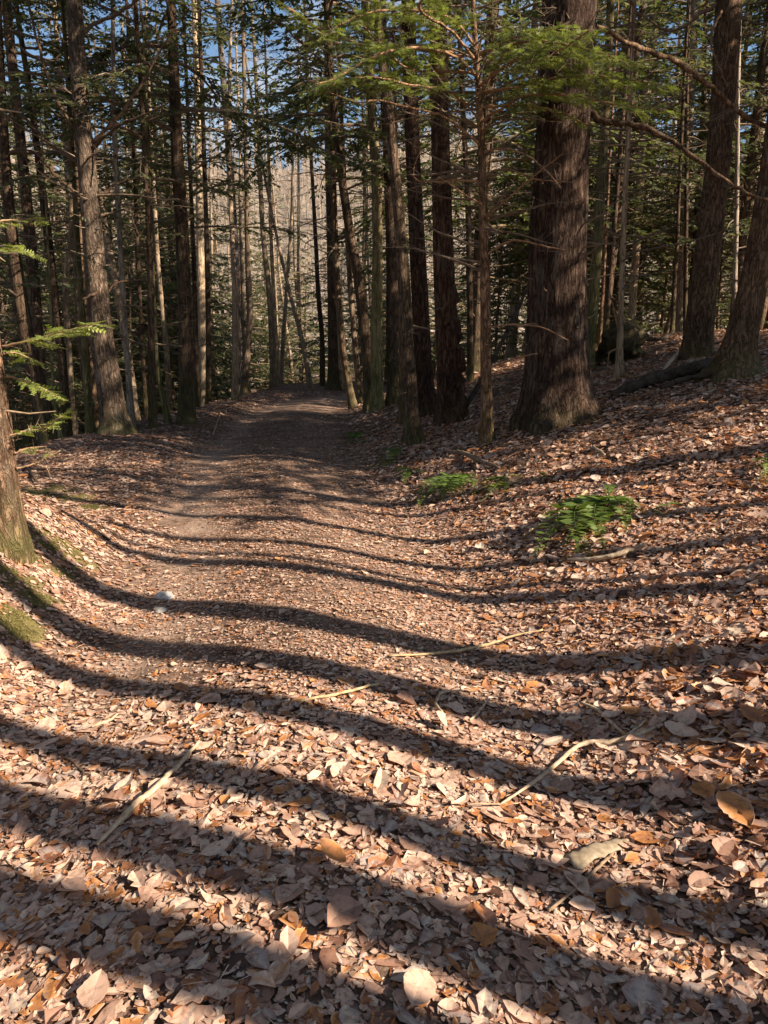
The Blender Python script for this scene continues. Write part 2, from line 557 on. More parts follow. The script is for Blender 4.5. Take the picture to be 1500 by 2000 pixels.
tag(link('bare_wood', wb.mesh('bare_wood', M['hill'])), 'leafless wood covering the far hillside', 'woods', kind='stuff')

# ------------------------------------------------------------------ leaf litter
def leaf_outline(kind, r):
    """outline half widths along the midrib (t, left, right)"""
    if kind == 0:      # oval beech leaf
        t = np.array([0, .18, .42, .68, .88, 1.0])
        wd = np.array([0, .17, .25, .20, .10, 0])
    elif kind == 1:    # broad leaf
        t = np.array([0, .15, .40, .65, .85, 1.0])
        wd = np.array([.04, .27, .36, .30, .16, 0])
    elif kind == 2:    # lobed oak leaf
        t = np.array([0, .14, .28, .42, .56, .72, .88, 1.0])
        wd = np.array([.02, .18, .12, .31, .15, .33, .17, .03])
    elif kind in (4, 5):   # the few large single leaves, finely outlined
        t = np.linspace(0, 1, 17)
        wd = (.25 if kind == 4 else .36) * np.sin(np.clip(t, 0, 1) ** .85 * PI) ** .75 * (1 + .02 * np.sin(t * 17) * (kind == 5))
        wd[0] = wd[-1] = .004
    else:              # narrow curled leaf
        t = np.array([0, .25, .5, .75, 1.0])
        wd = np.array([0, .11, .15, .10, 0])
    return t, wd

def leaf_batch(mb, pos, nrm, size, kind, curl, fold, yaw, attr, tilt):
    n = len(pos)
    if n == 0: return
    t, wd = leaf_outline(kind, None)
    k = len(t)
    jit = .05 if kind > 3 else .16
    jl = 1 + RNG.normal(0, jit, (n, k)); jr = 1 + RNG.normal(0, jit, (n, k))
    bend = RNG.normal(0, .10, n)
    X = np.zeros((n, k, 3)); Lf = np.zeros((n, k, 3)); Rt = np.zeros((n, k, 3))
    tt = t[None] - .5
    side = bend[:, None] * (4 * tt ** 2 - 1)
    zc = curl[:, None] * (tt ** 2) * 1.3
    X[..., 0] = tt; X[..., 1] = side; X[..., 2] = zc
    Lf[..., 0] = tt; Lf[..., 1] = side + wd * jl; Lf[..., 2] = zc + fold[:, None] * wd * jl
    Rt[..., 0] = tt; Rt[..., 1] = side - wd * jr; Rt[..., 2] = zc + fold[:, None] * wd * jr
    fold2 = RNG.normal(0, .15, n)
    Lf[..., 2] += fold2[:, None] * tt
    V = np.concatenate([X, Lf, Rt], 1) * size[:, None, None]
    # tilt about random horizontal axis, then yaw, then align to the ground normal
    ct, st = np.cos(tilt), np.sin(tilt)
    a0 = RNG.uniform(0, 2 * PI, n)
    ca, sa = np.cos(a0), np.sin(a0)
    x = V[..., 0] * ca[:, None] - V[..., 1] * sa[:, None]
    y = V[..., 0] * sa[:, None] + V[..., 1] * ca[:, None]
    z = V[..., 2]
    y, z = y * ct[:, None] - z * st[:, None], y * st[:, None] + z * ct[:, None]
    cy_, sy_ = np.cos(yaw), np.sin(yaw)
    x, y = x * cy_[:, None] - y * sy_[:, None], x * sy_[:, None] + y * cy_[:, None]
    up = nrm
    ax = np.stack([up[:, 2], np.zeros(n), -up[:, 0]], -1)
    ax /= np.linalg.norm(ax, axis=1, keepdims=True)
    ay = np.cross(up, ax)
    W = pos[:, None] + x[..., None] * ax[:, None] + y[..., None] * ay[:, None] + z[..., None] * up[:, None]
    lift = (np.abs(st) * size * .32)
    W[..., 2] += lift[:, None]
    idx = np.arange(n)[:, None] * (3 * k)
    fs = []
    for i in range(k - 1):
        fs.append(idx + np.array([[i, i + 1, k + i + 1, k + i]]))
        fs.append(idx + np.array([[i, 2 * k + i, 2 * k + i + 1, i + 1]]))
    mb.add(W.reshape(-1, 3), np.concatenate(fs), np.clip((attr[:, None] + np.concatenate([np.full(k, .045), np.full(2 * k, -.02)])[None]).ravel(), 0, 1))

def gnormal(x, y):
    e = .06
    nx_ = -(terrain(x + e, y, False) - terrain(x - e, y, False)) / (2 * e)
    ny_ = -(terrain(x, y + e, False) - terrain(x, y - e, False)) / (2 * e)
    n = np.stack([nx_, ny_, np.ones_like(nx_)], -1)
    return n / np.linalg.norm(n, axis=1, keepdims=True)

def scatter(mb, n, y0, y1, size_mu, size_sd, half, kinds, zmax, tilt_sd, smin=.012):
    y = np.sqrt(RNG.uniform(y0 ** 2, y1 ** 2, n))
    x = RNG.uniform(-1, 1, n) * (half * y + 1.0)
    u = x - path_c(y)
    # thinner on the bare wheel tracks, thick on the banks
    keep = np.ones(n)
    keep -= .45 * np.exp(-((u + .85) / .30) ** 2) * (.4 + .6 * sstep(2.3, 3.8, y)) + .18 * np.exp(-((u - .5) / .45) ** 2)
    keep -= .75 * np.exp(-(u / 1.1) ** 4) * sstep(13, 18, y)
    pn = fbm(x * 1.7, y * 1.7, 0, 77)
    keep += (.35 + .25 * np.exp(-(u / 1.2) ** 4)) * pn * sstep(1.6, 3.2, y) - .10 * np.exp(-(u / 1.2) ** 4) * sstep(1.6, 3.2, y)
    keep -= .85 * moss_at(x, y)
    m = RNG.random(n) < keep
    x, y, u = x[m], y[m], u[m]
    n = len(x)
    bank = sstep(.9, 1.7, u)
    size = np.exp(RNG.normal(math.log(size_mu), size_sd, n)) * (1 + .2 * bank) * (1 - .45 * np.exp(-((u + .1) / .9) ** 4) * sstep(2.4, 3.6, y))
    size = np.clip(size, smin, .115)
    z = terrain(x, y) + RNG.random(n) ** 1.5 * zmax * (.5 + .8 * bank) + .003
    nrm = gnormal(x, y)
    kd = RNG.choice(4, n, p=kinds)
    tilt = np.abs(RNG.normal(0, tilt_sd, n)) * (.65 + .7 * bank)
    curl = RNG.normal(.06, .20, n)
    fold = RNG.normal(.08, .24, n)
    yaw = RNG.uniform(0, 2 * PI, n)
    attr = np.clip(RNG.normal(.47, .22, n) + .10 * vnoise(x * 1.1, y * 1.1, 0, 55) + .07 * np.exp(-(u / 1.2) ** 4), 0, 1)
    rare = RNG.random(n)
    attr = np.where(rare < .10, RNG.uniform(.77, .92, n), attr)
    attr = np.where(rare > .90, RNG.uniform(.925, .97, n), attr)
    attr = np.where((bank > .5) & (rare > .10) & (rare < .24), RNG.uniform(.76, .90, n), attr)
    P = np.stack([x, y, z], -1)
    for k in range(4):
        q = kd == k
        leaf_batch(mb, P[q], nrm[q], size[q], k, curl[q], fold[q], yaw[q], attr[q], tilt[q])

lm = MB()
scatter(lm, 24000, .9, 3.2, .034, .50, .62, [.44, .28, .14, .14], .020, .20)
scatter(lm, 62000, .9, 4.2, .020, .45, .62, [.50, .32, .06, .12], .010, .18)
scatter(lm, 78000, 3.2, 6.5, .028, .45, .66, [.48, .32, .08, .12], .016, .19)
scatter(lm, 80000, 6.5, 12, .037, .38, .72, [.48, .40, .0, .12], .018, .20)
scatter(lm, 44000, 12, 26, .060, .35, .72, [.40, .48, .0, .12], .02, .24)
ny_ = 9000                                    # broken petioles, needles and twig bits among the leaves
yy = np.sqrt(RNG.uniform(.8, 8 ** 2, ny_)); xx = RNG.uniform(-1, 1, ny_) * (.65 * yy + .6)
ln = np.exp(RNG.normal(math.log(.035), .5, ny_)); aa = RNG.uniform(0, 2 * PI, ny_)
b_ = np.stack([xx, yy, terrain(xx, yy) + RNG.uniform(.006, .022, ny_)], -1)
e_ = b_ + np.stack([np.cos(aa) * ln, np.sin(aa) * ln, RNG.normal(0, .12, ny_) * ln], -1)
sticks_into = np.array([[1, 0, 0], [-.5, .87, 0], [-.5, -.87, 0]])
v0 = np.zeros((ny_, 6, 3)); pr = np.stack([-np.sin(aa), np.cos(aa), np.zeros(ny_)], -1)
for k in range(3):
    o_ = (math.cos(k * 2.094) * pr + math.sin(k * 2.094) * np.array([0, 0, 1.0])) * RNG.uniform(.0006, .0016, (ny_, 1))
    v0[:, k] = b_ + o_; v0[:, 3 + k] = e_ + o_ * .5
ix = np.arange(ny_)[:, None] * 6
lm.add(v0.reshape(-1, 3), np.concatenate([ix + np.array([[k, (k + 1) % 3, 3 + (k + 1) % 3, 3 + k]]) for k in range(3)]), np.repeat(RNG.choice([.03, .12, .3, .7], ny_), 6))
tag(link('leaf_litter', lm.mesh('leaf_litter', M['leaf'], False)), 'dry tan and brown fallen leaves covering the ground', 'fallen leaves', kind='stuff')
# ------------------------------------------------------------------ trees
def catmull(P, n):
    P = np.asarray(P, float)
    if len(P) < 3:
        s = np.linspace(0, 1, n)[:, None]
        return P[0] * (1 - s) + P[-1] * s
    Q = np.vstack([2 * P[0] - P[1], P, 2 * P[-1] - P[-2]])
    seg = np.linalg.norm(np.diff(P[:, :3], axis=0), axis=1)
    cum = np.concatenate([[0], np.cumsum(seg)])
    s = np.linspace(0, cum[-1], n)
    k = np.clip(np.searchsorted(cum, s, 'right') - 1, 0, len(seg) - 1)
    t = ((s - cum[k]) / (seg[k] + 1e-9))[:, None]
    p0, p1, p2, p3 = Q[k], Q[k + 1], Q[k + 2], Q[k + 3]
    return .5 * (2 * p1 + (p2 - p0) * t + (2 * p0 - 5 * p1 + 4 * p2 - p3) * t ** 2 + (3 * p1 - p0 - 3 * p2 + p3) * t ** 3)

def prisms(mb, b, t, r0, r1, attr=None):
    b, t = np.asarray(b, float), np.asarray(t, float)
    n = len(b)
    if n == 0: return
    d = t - b
    d = d / (np.linalg.norm(d, axis=1, keepdims=True) + 1e-9)
    ref = np.where(np.abs(d[:, 2:3]) < .9, np.array([[0, 0, 1.0]]), np.array([[1.0, 0, 0]]))
    A = np.cross(d, ref); A /= np.linalg.norm(A, axis=1, keepdims=True) + 1e-9
    B = np.cross(d, A)
    V = np.zeros((n, 6, 3))
    for k in range(3):
        o = math.cos(k * 2 * PI / 3) * A + math.sin(k * 2 * PI / 3) * B
        V[:, k] = b + o * np.broadcast_to(r0, (n,))[:, None]
        V[:, 3 + k] = t + o * np.broadcast_to(r1, (n,))[:, None]
    idx = np.arange(n)[:, None] * 6
    f = np.concatenate([idx + np.array([[k, (k + 1) % 3, 3 + (k + 1) % 3, 3 + k]]) for k in range(3)])
    mb.add(V.reshape(-1, 3), f, None if attr is None else np.repeat(attr, 6))

def s_norm(d):
    return d / (np.linalg.norm(d, axis=1, keepdims=True) + 1e-9)

class Leaves:
    """needle tufts: many small tapered quads"""
    def __init__(s): s.c, s.d, s.l, s.w = [], [], [], []
    def put(s, c, d, l, w):
        s.c.append(c); s.d.append(d); s.l.append(np.broadcast_to(l, (len(c),))); s.w.append(np.broadcast_to(w, (len(c),)))
    def build(s, mb, rng, tilt=.45, base=.45, sd=.22, feather=0):
        if not s.c: return
        c, d, l, w_ = np.vstack(s.c), np.vstack(s.d), np.concatenate(s.l), np.concatenate(s.w)
        n = len(c)
        d = d / (np.linalg.norm(d, axis=1, keepdims=True) + 1e-9)
        up = np.array([0, 0, 1.0]) + rng.normal(0, tilt, (n, 3))
        sd_ = np.cross(d, up); sd_ /= np.linalg.norm(sd_, axis=1, keepdims=True) + 1e-9
        att = np.clip(rng.normal(base, sd, n), 0, .97)
        if feather:                                  # every tuft a row of needles either side of a twiglet
            C, D, Lw, S_, A_ = [], [], [], [], []
            for k in range(feather):
                f = (k + .5) / feather
                for g in (-1, 1):
                    dd = sd_ * g * .85 + d * .55
                    ln = w_ * .75 * (1 - .45 * f) * rng.uniform(.8, 1.2, n)
                    C.append(c + d * (l * (f - .5))[:, None] + dd * ln[:, None] * .5)
                    D.append(dd); Lw.append(ln); S_.append(l / feather * .62); A_.append(att + rng.normal(0, .06, n))
            C.append(c); D.append(d); Lw.append(l); S_.append(l * .05 + .001); A_.append(att)
            c, d, l, w_, att = np.vstack(C), np.vstack(D), np.concatenate(Lw), np.concatenate(S_), np.clip(np.concatenate(A_), 0, .97)
            d = d / (np.linalg.norm(d, axis=1, keepdims=True) + 1e-9)
            n = len(c)
            upn = np.tile(np.cross(sd_, s_norm(np.vstack(s.d))), (feather * 2 + 1, 1))
            sd_ = np.cross(d, upn); sd_ /= np.linalg.norm(sd_, axis=1, keepdims=True) + 1e-9
        V = np.zeros((n, 4, 3))
        V[:, 0] = c - d * l[:, None] * .5
        V[:, 1] = c + sd_ * w_[:, None] * .5 - d * l[:, None] * .08
        V[:, 2] = c + d * l[:, None] * .5
        V[:, 3] = c - sd_ * w_[:, None] * .5 - d * l[:, None] * .08
        mb.add(V.reshape(-1, 3), np.arange(n * 4).reshape(n, 4), np.repeat(att, 4))

def dress(P, rng, wood, lv, q, s0=.2, lat=.4, fol=1.0, gap=None, droop=.18, wr=.004):
    """side twigs (and their needles) along the limb polyline P; q = needle tuft length"""
    P = np.asarray(P, float)
    seg = np.linalg.norm(np.diff(P, axis=0), axis=1)
    cum = np.concatenate([[0], np.cumsum(seg)])
    L = cum[-1]
    gap = gap or max(.09, q * .9)
    n = max(3, int(L * (1 - s0) / gap))
    s = np.linspace(s0, .99, n) + rng.uniform(-.4, .4, n) / n * (1 - s0)
    s = np.clip(s, 0, .999)
    at = np.stack([np.interp(s * L, cum, P[:, k]) for k in range(3)], -1)
    e = np.clip(s + .03, 0, 1)
    ah = np.stack([np.interp(e * L, cum, P[:, k]) for k in range(3)], -1)
    d = ah - at + 1e-6
    d /= np.linalg.norm(d, axis=1, keepdims=True) + 1e-9
    bad = np.linalg.norm(d, axis=1) < .5
    d[bad] = (P[-1] - P[-2]) / (np.linalg.norm(P[-1] - P[-2]) + 1e-9)
    sd = np.cross(d, np.array([0, 0, 1.0])); sd /= np.linalg.norm(sd, axis=1, keepdims=True) + 1e-9
    sgn = np.where(np.arange(n) % 2 == 0, 1, -1)[:, None]
    tl = lat * L * (1 - .78 * s) * rng.uniform(.55, 1.15, n) * np.minimum(1, (s - s0 + .15) * 3.5)
    tl = np.maximum(tl, .10)
    td = d * rng.uniform(.45, .85, (n, 1)) + sd * sgn * .8 + np.array([0, 0, -1]) * droop * rng.uniform(0, 1.4, (n, 1)) + rng.normal(0, .13, (n, 3))
    td /= np.linalg.norm(td, axis=1, keepdims=True)
    mid = at + td * tl[:, None] * .5 + rng.normal(0, .03, (n, 3)) * tl[:, None]
    end = at + td * tl[:, None] + np.array([0, 0, -1]) * (tl * droop * .6)[:, None]
    if wood is not None:
        prisms(wood, at, mid, wr * (1 - .6 * s) + .001, wr * .6 * (1 - .6 * s) + .0008)
        prisms(wood, mid, end, wr * .6 * (1 - .6 * s) + .0008, .0008)
    if fol <= 0:
        return at, mid, end
    for i in range(n):
        if rng.random() > fol: continue
        m = max(3, int(tl[i] / (q * .26)))
        f = (np.arange(m) + rng.random(m)) / m
        f = .12 + .88 * f
        c = np.where((f < .5)[:, None], at[i] + (mid[i] - at[i]) * (f * 2)[:, None], mid[i] + (end[i] - mid[i]) * (f * 2 - 1)[:, None])
        side = np.where(np.arange(m) % 2 == 0, 1, -1)[:, None]
        perp = np.cross(td[i], np.array([0, 0, 1.0]))
        dd = td[i] * .75 + perp * side * rng.uniform(.4, .9, (m, 1)) + rng.normal(0, .16, (m, 3)) + np.array([0, 0, -.12])
        l = q * rng.uniform(.8, 1.5, m) * (1.15 - .45 * f)
        lv.put(c + dd * l[:, None] * .45, dd, l, l * rng.uniform(.30, .48, m))
    return at, mid, end

def crown(axis_f, H, rng, z0, z1, Lmax, nb, q, dead=None, wood=None, lv=None, droop=.30, fol=.9, avoid=None):
    """boughs round a trunk. axis_f(h) -> (point, radius); dead = (z0, z1, count) bare snags below the crown"""
    jobs = []
    for i in range(nb):
        u_ = (i + rng.random()) / nb
        jobs.append((z0 + (z1 - z0) * u_, True))
    if dead:
        for i in range(dead[2]):
            jobs.append((rng.uniform(dead[0], dead[1]), False))
    ga = rng.uniform(0, 6)
    for i, (h, live) in enumerate(jobs):
        p, r = axis_f(h)
        a = ga + i * 2.39996 + rng.normal(0, .3)
        rel = (h - z0) / max(.1, H - z0)
        L = Lmax * max(.12, (1 - np.clip(rel, 0, 1)) ** .75) * rng.uniform(.65, 1.15)
        if not live: L = Lmax * rng.uniform(.25, .75)
        o = np.array([math.cos(a), math.sin(a), 0])
        s = np.linspace(0, 1, 8)
        up = rng.uniform(.05, .32) if live else rng.uniform(-.15, .45)
        dr = droop * rng.uniform(.6, 1.4) if live else rng.uniform(-.25, .3)
        wob = np.cumsum(rng.normal(0, .03, (8, 3)), 0) * L * .6
        P = p + o * (r * .6 + s * L)[:, None] + np.array([0, 0, 1.0]) * (up * s * L - dr * s ** 2 * L)[:, None] + wob * s[:, None]
        if avoid is not None and avoid(P): continue
        r0 = min(.012 + .009 * L, r * .45) * (1 if live else .62)
        if wood is not None:
            wood.tube(P, r0 * (1 - s) + .003, 4)
        if live:
            dress(P, rng, wood if q < .15 else None, lv, q, s0=.14, lat=.42, fol=fol)
        elif wood is not None:
            at, mid, end = dress(P, rng, wood, None, .2, s0=.2, lat=.34, fol=0, gap=.16, droop=.0, wr=.0045)
            k = rng.random(len(at)) < .8
            e2 = mid[k] + rng.normal(0, .14, (k.sum(), 3))
            prisms(wood, mid[k], e2, .0024, .0009)
            for rep_ in range(2):
                f = rng.uniform(.2, .95, (len(mid), 1)); a0 = at + (mid - at) * f
                prisms(wood, a0, a0 + rng.normal(0, .11, (len(mid), 3)) + [0, 0, .03], .0022, .0008)

def trunk_mesh(P, R, sides, rng, flare=.5, fh=.35, rough=.03, nring=None, lobes=5, mat=None, ridge=0.0):
    """P centres (first one is ground level), R radii; sunk below ground"""
    P, R = np.asarray(P, float), np.asarray(R, float)
    n = nring or max(12, int(np.linalg.norm(P[-1] - P[0]) / .22))
    Q = catmull(np.column_stack([P, R]), n)
    # denser rings near the foot
    C, r = Q[:, :3], np.maximum(Q[:, 3], .004)
    foot = C[0] - np.array([0, 0, .35])
    extra = np.array([C[0] + (C[1] - C[0]) * k for k in (.25, .5, .75)])
    C = np.vstack([foot, C[:1], extra, C[1:]])
    r = np.concatenate([[r[0]], r[:1], [r[0]] * 3, r[1:]])
    th = np.arange(sides) * 2 * PI / sides
    h = np.maximum(C[:, 2] - P[0][2], -.1)
    ph = rng.uniform(0, 6, 3)
    lob = 1 + .45 * np.sin(lobes * th + ph[0]) + .3 * np.sin((lobes - 2) * th + ph[1])
    fl = flare * np.exp(-np.maximum(h, 0) / fh)
    k = 1 + fl[:, None] * np.clip(lob, .2, None)[None]
    sd = int(rng.integers(1000))
    k = k * (1 + rough * .55 * vnoise(np.cos(th)[None] * 4 + ph[1], np.sin(th)[None] * 4, h[:, None] * 3.1, 7)) * (1 + rough * fbm(np.cos(th)[None] * 1.6 + ph[2], np.sin(th)[None] * 1.6, h[:, None] * .9, sd))
    if ridge > 0:
        k = k * (1 + ridge * (1 - 2 * np.abs(vnoise(th[None] * sides / 25.0, h[:, None] * 1.7 + 50, .5 * np.sin(h[:, None] * 3), sd + 3))))
    V = np.zeros((len(C), sides, 3))
    V[..., 0] = C[:, None, 0] + r[:, None] * k * np.cos(th)[None]
    V[..., 1] = C[:, None, 1] + r[:, None] * k * np.sin(th)[None]
    V[..., 2] = C[:, None, 2]
    i, j = np.meshgrid(np.arange(len(C) - 1), np.arange(sides), indexing='ij')
    j2 = (j + 1) % sides
    f = np.stack([i * sides + j, i * sides + j2, (i + 1) * sides + j2, (i + 1) * sides + j], -1).reshape(-1, 4)
    mb = MB()
    mb.add(V.reshape(-1, 3), f)
    return mb

def photo_tree(name, label, pts, Y=None, H=17, mat='bark', col=(1, 1, 1), sides=14, flare=.35, fh=.3, cr=None, limbs=(), group=None,
               crcol=(1, 1, 1), rough=.03, ridge=0.0, seed=None, lean=(0, 0), twigs='twig', nring=None, wood_col=None, lobes=5):
    """pts: (u, v, width) on the photograph from the ground up. Y: distance (else where the foot meets the ground)"""
    seed = seed if seed is not None else int(abs(pts[0][0]) * 7 + abs(pts[0][1]))
    rng = np.random.default_rng(seed)
    if Y is None:
        Y = ground_at(pts[0][0], pts[0][1])[1]
    P, R = [], []
    for (u, v, wd) in pts:
        p, mpp = at_depth(u, v, Y)
        P.append(p); R.append(wd * mpp / 2)
    P, R = np.array(P), np.array(R)
    gz = float(terrain(P[0][0], P[0][1]))
    if P[0][2] > gz + .02:
        d = (P[0] - P[1]) / max(.05, P[1][2] - P[0][2])
        P = np.vstack([P[0] + d * (P[0][2] - gz), P]); R = np.concatenate([[R[0] * 1.03], R])
        P[0][2] = gz
    # above the frame: straighten and taper to the top
    d = (P[-1] - P[-2]) / max(.05, P[-1][2] - P[-2][2])
    top = gz + H
    hs = np.linspace(P[-1][2], top, 5)[1:]
    for k, h in enumerate(hs):
        f = (k + 1) / 4
        d2 = d * (1 - .6 * f); d2[2] = 1
        P = np.vstack([P, P[-1] + d2 * (h - P[-1][2])])
        R = np.append(R, R[-1] * (1 - .35 * f) if f < 1 else .012)
    base = P[0].copy()
    L = P - base
    root = empty(name, base, label, 'tree', group)
    tm = trunk_mesh(L, R, sides, rng, flare, fh, rough, ridge=ridge, nring=nring, lobes=lobes)
    link('trunk', tm.mesh('trunk', M[mat]), root, color=col)
    hz, rz = L[:, 2], R
    def axis_f(h):
        return np.array([np.interp(h, hz, L[:, 0]), np.interp(h, hz, L[:, 1]), h]), float(np.interp(h, hz, rz))
    wood, lv = MB(), Leaves()
    if cr:
        q = cr.get('q', max(.11, .0070 * Y))
        crown(axis_f, H, rng, cr['z0'], min(cr.get('z1', H), H - .2), cr.get('L', 2.6), int(cr.get('nb', 46) * (.92 if Y > 12.8 else 1)), q, cr.get('dead'), wood, lv, cr.get('droop', .3), cr.get('fol', .9))
    if Y < 16:
        ns = int(10 + 500 * R[1] ** 1.3)
        hh = rng.uniform(.6, 7, ns); aa = rng.uniform(0, 2 * PI, ns)
        for h_, a_ in zip(hh, aa):
            p, r = axis_f(h_)
            o = np.array([math.cos(a_), math.sin(a_), rng.uniform(-.2, .5)])
            ln = rng.uniform(.02, .11) if rng.random() < .7 else rng.uniform(.15, .4)
            Pn = np.array([p + o * r * .8, p + o * (r + ln * .5), p + o * (r + ln) + rng.normal(0, .02, 3)])
            wood.tube(Pn, np.array([.012, .008, .004]) * rng.uniform(.6, 1.3), 5)
    for lb in limbs:
        # lb: dict(p=[(u,v,w)..], dy=(y0,y1) offsets of depth, fol, q, lat)
        n = len(lb['p'])
        LP, LR = [], []
        for k, (u, v, wd) in enumerate(lb['p']):
            dy = lb.get('dy', (0, 0))
            p, mpp = at_depth(u, v, Y + dy[0] + (dy[1] - dy[0]) * k / (n - 1))
            LP.append(p - base); LR.append(wd * mpp / 2)
        Q = catmull(np.column_stack([LP, LR]), max(10, n * 5))
        if lb.get('part', True):
            Q[1:-1, :3] += rng.normal(0, .35, (len(Q) - 2, 3)) * Q[1:-1, 3:4]; Q[:, 3] *= 1 + .13 * rng.normal(0, 1, len(Q))
            tb = MB(); tb.tube(Q[:, :3], np.maximum(Q[:, 3], .002), 7)
            link('limb', tb.mesh('limb', M[lb.get('mat', twigs)]), root, color=wood_col or col)
        else:
            wood.tube(Q[:, :3], np.maximum(Q[:, 3], .002), 5)
        if lb.get('lat', .3) > 0:
            at, mid, end = dress(Q[:, :3], rng, wood, lv, lb.get('q', .08), lb.get('s0', .2), lb.get('lat', .3), lb.get('fol', 0), lb.get('gap'), lb.get('droop', .1), lb.get('wr', .004)) 
            if lb.get('twiggy', 1):
                for rep in range(lb.get('twiggy', 1) * 2):
                    f = rng.uniform(.2, .9, (len(mid), 1))
                    a0 = mid + (end - mid) * f
                    dl = (np.linalg.norm(end - at, axis=1, keepdims=True)) * .5
                    prisms(wood, a0, a0 + rng.normal(0, .55, (len(mid), 3)) * dl, .0022, .0008)
    k = len(wood.Fa); wood.matid = [0] * k
    near = (cr or {}).get('mat') == 'needles_bright'
    lv.build(wood, rng, feather=5 if near else (2 if Y < 13 else 0)); wood.matid += [1] * (len(wood.Fa) - k)
    if wood.n: link('crown', wood.mesh('crown', [M[twigs], M[(cr or {}).get('mat', 'needles')]], False), root, color=crcol)
    return root

HI = lambda z0, **k: dict(z0=z0, **k)
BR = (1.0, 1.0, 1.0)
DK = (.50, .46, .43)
WARM = (1.25, 1.1, .9)  # tint that puts sunlight into the colour of lit trunks
LITE = (1.5, 1.4, 1.2)  # stronger tint, bright sun painted into pale lit trunks

# ---- the trees one can tell apart, left to right
photo_tree('hemlock_tree', 'stout trunk at the left edge with bright sprigs, rooted on the mossy bank',
    [(15, 1072, 84), (2, 1000, 80), (-10, 900, 76), (-22, 800, 74), (-34, 700, 70)], H=15, mat='bark_near', sides=40, flare=.10, fh=.10, nring=160, ridge=.02, col=(1.2, 1.02, .9),
    cr=HI(8.5, nb=26, L=2.2, q=.12, mat='needles_bright'), crcol=(1.6, 1.6, 1.5), wood_col=(1.5, 1.3, 1.1),  # crcol brightens the sprigs in place of sunlight on them
    limbs=[dict(p=[(5, 676, 5), (60, 665, 4), (120, 648, 3), (185, 632, 2)], dy=(0, -.1), fol=1, q=.065, lat=.5, s0=.25, gap=.022, twiggy=0, wr=.0025),
           dict(p=[(5, 690, 4), (35, 690, 3), (70, 705, 2)], dy=(0, .2), fol=1, q=.06, lat=.7, s0=.1, gap=.03, twiggy=0, wr=.002),
           dict(p=[(12, 735, 5), (45, 742, 3), (80, 757, 2), (112, 772, 2)], dy=(0, .1), fol=1, q=.065, lat=.7, s0=.15, gap=.022, twiggy=0, wr=.002),
           dict(p=[(20, 850, 4), (50, 842, 3), (85, 835, 2), (120, 812, 1.5)], dy=(0, .1), fol=1, q=.06, lat=.7, s0=.1, gap=.025, twiggy=1, wr=.002),
           dict(p=[(28, 885, 4), (50, 876, 3), (92, 872, 1.5)], dy=(0, .1), fol=.8, q=.055, lat=.55, s0=.1, gap=.05, twiggy=1, wr=.002),
           dict(p=[(32, 914, 4), (60, 908, 3), (85, 898, 2), (110, 880, 1.5)], dy=(0, .1), fol=0, q=.05, lat=.35, s0=.3, gap=.1, twiggy=1, wr=.003),
           dict(p=[(-30, 490, 5), (10, 487, 3), (48, 488, 2)], dy=(0, -.2), fol=1, q=.06, lat=.6, s0=.2, gap=.04, twiggy=0, wr=.002),
           dict(p=[(-30, 440, 5), (10, 430, 3), (70, 428, 2)], dy=(0, .3), fol=1, q=.06, lat=.5, s0=.2, gap=.045, twiggy=0, wr=.002)])
photo_tree('hemlock_tree', 'tall leaning trunk with a mossy foot and dead arching branches, left of the track',
    [(232, 848, 60), (222, 800, 50), (208, 720, 47), (198, 660, 45), (189, 560, 42), (180, 450, 38), (170, 330, 35), (160, 230, 33), (152, 120, 31), (145, 0, 30)], H=17, mat='bark_near', sides=28, flare=.28, fh=.15,
    nring=150, cr=HI(8.5, nb=34, L=2.6, dead=(2.0, 8, 10)), twigs='twig', wood_col=(.7, .6, .55),
    limbs=[dict(p=[(152, 315, 9), (100, 285, 7), (40, 225, 6), (-10, 195, 4)], lat=.15, gap=.3, dy=(0, .8)),
           dict(p=[(142, 250, 8), (105, 180, 6), (70, 70, 5), (50, -20, 4)], lat=.15, gap=.3, dy=(0, -.6)),
           dict(p=[(136, 155, 8), (100, 130, 6), (50, 100, 5), (0, 68, 3)], lat=.15, gap=.3, dy=(0, .5)),
           dict(p=[(176, 285, 9), (220, 240, 7), (270, 175, 5), (310, 105, 4), (345, 50, 3)], lat=.2, gap=.25, dy=(0, -.4)),
           dict(p=[(178, 290, 8), (230, 245, 6), (280, 225, 4), (330, 200, 3)], lat=.2, gap=.25, dy=(0, -.7)),
           dict(p=[(163, 62, 9), (200, 40, 7), (240, 20, 6), (280, -10, 5)], lat=.2, gap=.3, dy=(0, .4)),
           dict(p=[(192, 390, 7), (235, 355, 5), (300, 350, 4), (345, 355, 3)], lat=.3, gap=.2, dy=(0, .4)),
           dict(p=[(160, 385, 7), (110, 345, 5), (70, 300, 4), (30, 290, 3)], lat=.2, gap=.25, dy=(0, -.5)),
           dict(p=[(190, 570, 6), (160, 584, 4), (105, 597, 2)], lat=.1, gap=.3, dy=(-.2, -.6)),
           dict(p=[(205, 590, 6), (225, 555, 4), (285, 545, 3)], lat=.2, gap=.2, dy=(0, .3))])
photo_tree('hemlock_tree', 'dark straight trunk standing between the leaning mossy footed tree and the track',
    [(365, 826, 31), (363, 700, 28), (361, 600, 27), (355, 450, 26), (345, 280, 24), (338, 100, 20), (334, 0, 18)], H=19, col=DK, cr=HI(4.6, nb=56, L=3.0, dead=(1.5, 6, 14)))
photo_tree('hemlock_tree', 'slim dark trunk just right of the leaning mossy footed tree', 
    [(298, 838, 15), (296, 700, 14), (294, 560, 13), (290, 420, 12), (282, 280, 11), (272, 120, 9)], H=15, col=DK, sides=10, cr=HI(4.0, nb=50, L=2.2, dead=(1, 5, 12)))
